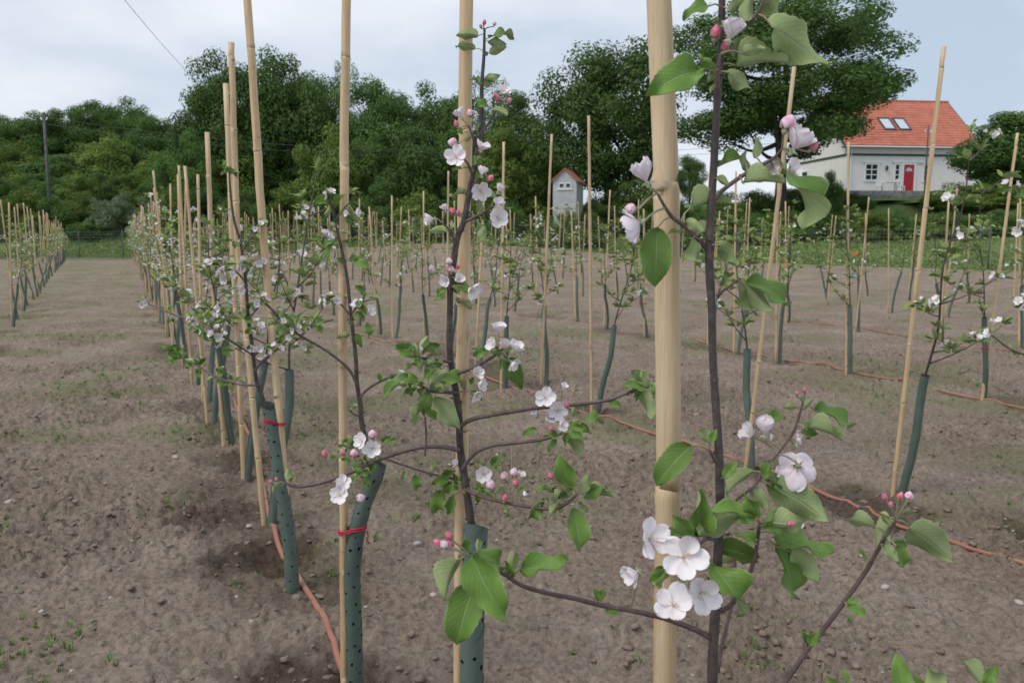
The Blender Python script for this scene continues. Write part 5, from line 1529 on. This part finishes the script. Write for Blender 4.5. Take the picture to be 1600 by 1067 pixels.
# ------------------------------------------------------------------ the rest of the orchard rows
def gen_sapling(seed, H, flowery, far):
    """one young tree in local space: wood tubes, leaf and blossom placements, guard line."""
    g = random.Random(seed)
    lean = Vector((g.uniform(-.06, .06), g.uniform(-.06, .06), 0))
    tp = [(0, 0, -.03)]
    for k in range(1, 7):
        z = H * k / 6
        tp.append((lean.x * k + g.uniform(-.02, .02), lean.y * k * .5 + g.uniform(-.02, .02), z))
    c = [Vector(p) for p in crom(tp, 3 if far else 5)]
    tubes = [(c, [.0085 * (1 - .72 * i / (len(c) - 1)) for i in range(len(c))], True)]
    leaves, flowers = [], []
    def at(z):
        return min(c, key=lambda p: abs(p.z - z))
    def spur(p, d, heavy):
        nl = g.randint(6, 9)
        for k in range(nl):
            v = Vector((g.gauss(0, 1), g.gauss(0, 1), g.uniform(-.3, 1))) + d * 1.2
            v.normalize()
            L = g.uniform(.038, .070)
            b = p + v * .012
            nrm = Vector((g.uniform(-.5, .5), g.uniform(-.5, .5), 1))
            tip = b + v * L + Vector((0, 0, -L * g.uniform(0, .4)))
            leaves.append((b, tip, nrm))
        if heavy:
            for k in range(g.randint(3, 5)):
                v = Vector((g.gauss(0, 1), g.gauss(0, 1), g.uniform(0, 1.2))); v.normalize()
                flowers.append((p + v * g.uniform(.02, .04), v, g.uniform(.017, .022)))
    nb = g.randint(6, 9)
    for k in range(nb):
        z = .66 + (H - .74) * (k + g.random() * .6) / nb
        s0 = at(z)
        a = g.uniform(0, 6.28)
        L = (.15 + .33 * g.random()) * (1.15 - .6 * (z / H))
        d = Vector((math.cos(a), math.sin(a), g.uniform(.15, .8))).normalized()
        e = s0 + d * L + Vector((0, 0, L * .15))
        mid = s0.lerp(e, .5) + Vector((0, 0, -L * .06))
        bc = [Vector(p) for p in crom([s0, mid, e], 3)]
        tubes.append((bc, [.0042 * (1 - .6 * i / (len(bc) - 1)) for i in range(len(bc))], False))
        ns = max(2, int(L / .085))
        for j in range(ns):
            p = bc[min(len(bc) - 1, int((j + 1) / ns * (len(bc) - 1)))]
            spur(p, d if j == ns - 1 else Vector((0, 0, .6)), g.random() < flowery)
    z = .8
    while z < H:
        if g.random() < .7: spur(at(z), Vector((g.uniform(-1, 1), g.uniform(-1, 1), .3)), g.random() < flowery * .8)
        z += .11
    spur(c[-1], Vector((0, 0, 1)), g.random() < .3)
    hg = g.uniform(.60, .72)
    gp = [tuple(p) for p in c if p.z < hg][::2] + [tuple(at(hg))]
    return tubes, leaves, flowers, gp
def wood_mesh(tubes, n):
    out = []
    for pts, rads, main in tubes:
        b = MB(); b.tube(pts, rads, n)
        out.append((b, main))
    return out
VAR = {}
def variant(seed, H, fl, far):
    key = (seed, far, fl)
    if key in VAR: return VAR[key]
    tubes, leaves, flowers, gp = gen_sapling(seed, H, fl, far)
    tr = MB(); br = MB()
    for pts, rads, main in tubes:
        (tr if main else br).tube(pts, rads, 6 if far else 8)
    gb = MB(); gb.tube(gp, .0188 if far else .0205, 9 if far else 14, cap=False)
    gb.tube(gp, .0165, 9, cap=False)
    d = {'trunk': tr.mesh('trunk', M['bark']), 'guard': gb.mesh('tree_guard', M['guard']), 'gp': gp}
    if far:
        d['branches'] = br.mesh('branches', M['bark_twig'])
        lb, fb = MB(), MB()
        g = random.Random(seed)
        for bse, tip, nrm in leaves:
            v = LF[g.randrange(3)]
            m = leaf_matrix(v, bse, tip, nrm)
            vv = [m @ w.co for w in v[0].vertices]
            lb.add(vv, [tuple(p.vertices) for p in v[0].polygons])
        for p, dr, r in flowers:
            sb = SBF[g.randrange(2)]
            m = Matrix.Translation(p) @ frame_z(dr, g.uniform(0, 6)) @ Matrix.Scale(r, 4)
            fb.add([m @ Vector(w) for w in sb.v], sb.f)
        d['leaves'] = lb.mesh('foliage', M['leaf_far'], True)
        d['flowers'] = fb.mesh('blossoms', M['petal_in'], True) if fb.v else None
    else:
        d['branch'] = []
        for pts, rads, main in tubes:
            if not main:
                b = MB(); b.tube(pts, rads, 6); d['branch'].append(b.mesh('branch', M['bark_twig']))
        d['L'], d['F'] = leaves, flowers
    VAR[key] = d
    return d
CV = {}
def cane_variant(k, n):
    if (k, n) not in CV:
        b = cane_builder([Vector((0, 0, 0)), Vector((0, 0, 1.0)), Vector((0, 0, 2.12))], [.0125, .0118, .0108], 500 + k, n, .30, n > 9)
        CV[(k, n)] = b.mesh('bamboo_cane', [M['bamboo'], M['bamboo_node']])
    return CV[(k, n)]
ROWTXT = ['row across the bare path', 'row edging the bare path', 'second row from the path', 'third row from the path', 'fourth row from the path', 'fifth row from the path', 'sixth row from the path']
def plant(row, i, X, Y, far, cane_top=None, flowery=.5, cane_px=None, do_cane=True, nolab=None):
    g = random.Random(row * 1000 + i * 7 + 3)
    z = gz(X, Y)
    txt = ROWTXT[row]
    cnt = i < len(ORD)
    who = ('%s counted from the camera in the %s' % (ORD[i], txt)) if cnt else ('crowded among the farthest of the %s' % txt)
    sd = g.randrange(7 if far else 5) + (0 if row in (0, 1) else 20)
    V = variant(sd, 1.35 + .07 * (sd % 7), flowery, far)
    rot = g.uniform(0, 6.28)
    if do_cane:
        if cane_top is not None:
            foot = Vector((X, Y, z - .1)); d = cane_top - foot
            Mx = Matrix.Translation(foot) @ d.to_track_quat('Z', 'Y').to_matrix().to_4x4() @ Matrix.Diagonal((1, 1, d.length / 2.12, 1))
        else:
            h = (2.02 + g.uniform(-.16, .14)) if row < 2 else (1.98 + g.uniform(-.22, .2))
            Mx = Matrix.Translation((X, Y, z - .08)) @ Matrix.Rotation(g.uniform(-.055, .055), 4, 'Y') @ Matrix.Rotation(g.uniform(-.04, .04), 4, 'X') @ Matrix.Rotation(rot, 4, 'Z') @ Matrix.Diagonal((g.uniform(.85, 1.1),) * 2 + (h / 2.12, 1))
        link('bamboo_cane', cane_variant(g.randrange(4), 8 if far else 12), None, 'bamboo cane, ' + who, 'cane', 'canes of the ' + txt, mtx=Mx)
    ox = g.choice((-1, 1)) * g.uniform(.034, .046)
    base = Vector((X + abs(ox), Y + g.uniform(-.04, .04), z))
    tilt = Matrix.Rotation(g.uniform(-.06, .06), 4, 'X') @ Matrix.Rotation(g.uniform(-.045, .045), 4, 'Y')
    Mt = Matrix.Translation(base) @ tilt @ Matrix.Rotation(rot, 4, 'Z')
    root = link('apple_sapling', None, None, 'blossoming apple sapling, ' + who, 'sapling', 'apple saplings of the ' + txt, mtx=Mt)
    link('trunk', V['trunk'], root)
    if far:
        link('branches', V['branches'], root, kind='stuff')
        link('foliage', V['leaves'], root, kind='stuff')
        if V['flowers']: link('blossoms', V['flowers'], root, kind='stuff')
    else:
        for bm in V['branch']: link('branch', bm, root)
        for bse, tip, nrm in V['L']:
            v = LM[g.randrange(4)]
            link('leaf', v[0], root, mtx=leaf_matrix(v, bse, tip, nrm))
        for p, dr, r in V['F']:
            link('blossom', SB[g.randrange(3)], root, mtx=Matrix.Translation(p) @ frame_z(dr, g.uniform(0, 6)) @ Matrix.Scale(r, 4))
    link('tree_guard', V['guard'], None, 'green tree guard, ' + who, 'tree guard', 'guards of the ' + txt, mtx=Mt.copy())
    if Y < 14 and g.random() < .75:
        hz = g.uniform(.42, .56)
        q = Mt @ Vector(min(V['gp'], key=lambda p: abs(p[2] - hz)))
        p = Vector((X, Y, q.z))
        if (q - p).length > .062: return root
        b = tie_mesh(Vector((0, 0, 0)), q - p, .0125, .022)
        link('red_tie', b.mesh('red_tie', M['tie']), None, 'red tie, ' + who, 'tie', 'red ties', loc=p)
    return root
def y_end(X): return float(np.interp(X, [-24, -10, 0, 9, 20], [48, 39, 31, 22, 19]))
# path row beyond the authored ones (fifth, sixth and seventh canes are above)
for i, (px, py, Yd) in enumerate([(396, 640, 3.65), (374, 600, 4.35), (346, 640, 5.05)]):
    p = PY(px, py, Yd)
    plant(1, 4 + i, .54 - .465 * Yd + .02, Yd, False, do_cane=False, flowery=.6)
Yd, i = 5.78, 7
while Yd < 47:
    plant(1, i, .54 - .465 * Yd + RNG.uniform(-.03, .03), Yd, i > 9, flowery=.6)
    Yd += .74 * RNG.uniform(.9, 1.1); i += 1
Yd, i = 12.3, 0
while Yd < 47.5:
    plant(0, i, -1.2 - .51 * Yd + RNG.uniform(-.05, .05), Yd, True, flowery=.35)
    Yd += 1.05 * RNG.uniform(.6, 1.5); i += 1
# second row: the ones that can be told apart, then the rest
R2 = [(1393, 775, 1475, 73), (1163, 735, 1241, 105), (925, 645, 920, 181), (845, 600, 862, 210), (783, 607, 787, 222)]
for i, (bx, by, tx, ty) in enumerate(R2):
    p = GP(bx, by)
    plant(2, i, p.x, p.y, i > 4, cane_top=PY(tx, ty, p.y), flowery=.16)
Yd, i = 8.3, len(R2)
while Yd < y_end(3.5 - .465 * Yd):
    plant(2, i, 3.5 - .465 * Yd + RNG.uniform(-.06, .06), Yd, True, flowery=.28)
    Yd += .80 * RNG.uniform(.85, 1.2); i += 1
R3 = [(1533, 627, 1590, 208), (1323, 587, 1326, 222), (1213, 568, 1216, 250), (1147, 556, 1150, 268)]
for i, (bx, by, tx, ty) in enumerate(R3):
    p = GP(bx, by)
    plant(3, i, p.x, p.y, i > 1, cane_top=PY(tx, ty, p.y), flowery=.18)
Yd, i = 9.9, len(R3)
while Yd < y_end(6.9 - .465 * Yd):
    plant(3, i, 6.9 - .465 * Yd + RNG.uniform(-.06, .06), Yd, True, flowery=.2)
    Yd += .86 * RNG.uniform(.85, 1.3); i += 1
for row, x0, ys in ((4, 10.1, 9.4), (5, 13.4, 12.4), (6, 16.7, 15.6)):
    Yd, i = ys, 0
    while Yd < y_end(x0 - .465 * Yd):
        plant(row, i, x0 - .465 * Yd + RNG.uniform(-.06, .06), Yd, True, flowery=.14)
        Yd += .95 * RNG.uniform(.85, 1.4); i += 1

# ------------------------------------------------------------------ orange hoses along the rows
def hose(label, pix, r):
    W = []
    for (x, y) in pix:
        p = GP(x, y); W.append(p)
    c = crom([(p.x, p.y) for p in W], 8)
    pts = [Vector((q[0], q[1], gz(q[0], q[1]) + r * .8)) for q in c]
    for _ in range(14):
        pts = [pts[0]] + [(a + b * 2 + d) / 4 for a, b, d in zip(pts, pts[1:], pts[2:])] + [pts[-1]]
    pts = [Vector((p.x, p.y, max(p.z, gz(p.x, p.y) + r * .35))) for p in pts]
    b = MB(); b.tube(pts, r, 10)
    link('irrigation_hose', b.mesh('irrigation_hose', M['hose']), None, label, 'hose', 'irrigation hoses')
hose('orange irrigation hose curving past the guards of the path row', [(330, 560), (362, 620), (392, 690), (410, 755), (420, 808), (440, 868), (468, 910), (500, 968), (530, 1032), (548, 1080), (570, 1140)], .0105)
hose('long orange irrigation hose along the second row', [(470, 490), (560, 522), (640, 548), (700, 575), (760, 592), (850, 625), (940, 655), (1020, 682), (1100, 711), (1200, 735), (1280, 765), (1370, 798), (1430, 822), (1500, 856), (1600, 892), (1700, 930)], .009)
hose('orange irrigation hose along the third row', [(1000, 508), (1080, 532), (1150, 548), (1240, 568), (1330, 584), (1430, 606), (1535, 627), (1620, 641), (1720, 655)], .0085)
hose('thin-looking orange hose along the fourth row', [(1080, 478), (1150, 487), (1240, 505), (1330, 513), (1430, 530), (1500, 544), (1600, 556), (1700, 568)], .0085)
# coloured nursery tags
def tag(px, py, Y, label, mat):
    p = PY(px, py, Y)
    b = MB()
    b.add([(-.035, 0, -.02), (.035, .01, -.012), (.04, .012, .02), (-.03, 0, .016), (-.035, .003, -.02), (.035, .013, -.012), (.04, .015, .02), (-.03, .003, .016)], [(0, 1, 2, 3), (7, 6, 5, 4), (0, 4, 5, 1), (3, 2, 6, 7), (0, 3, 7, 4), (1, 5, 6, 2)])
    b.tube([(-.03, .002, .01), (-.05, .01, .03), (-.07, .03, .02)], .002, 4)
    link('plant_tag', b.mesh('plant_tag', mat, False), None, label, 'tag', loc=p)
tag(1337, 396, 10.5, 'bright orange plant tag hanging beside a cane below the house', M['tag'])
tag(1229, 416, 11.0, 'orange plant tag near the cane behind the nearest sapling', M['tag'])
tag(1333, 432, 9.5, 'small light blue plant tag below the orange one', M['tagblue'])
tag(833, 392, 14, 'orange plant tag between the middle canes', M['tag'])
tag(437, 408, 17, 'orange plant tag in the far saplings near the fourth cane', M['tag'])
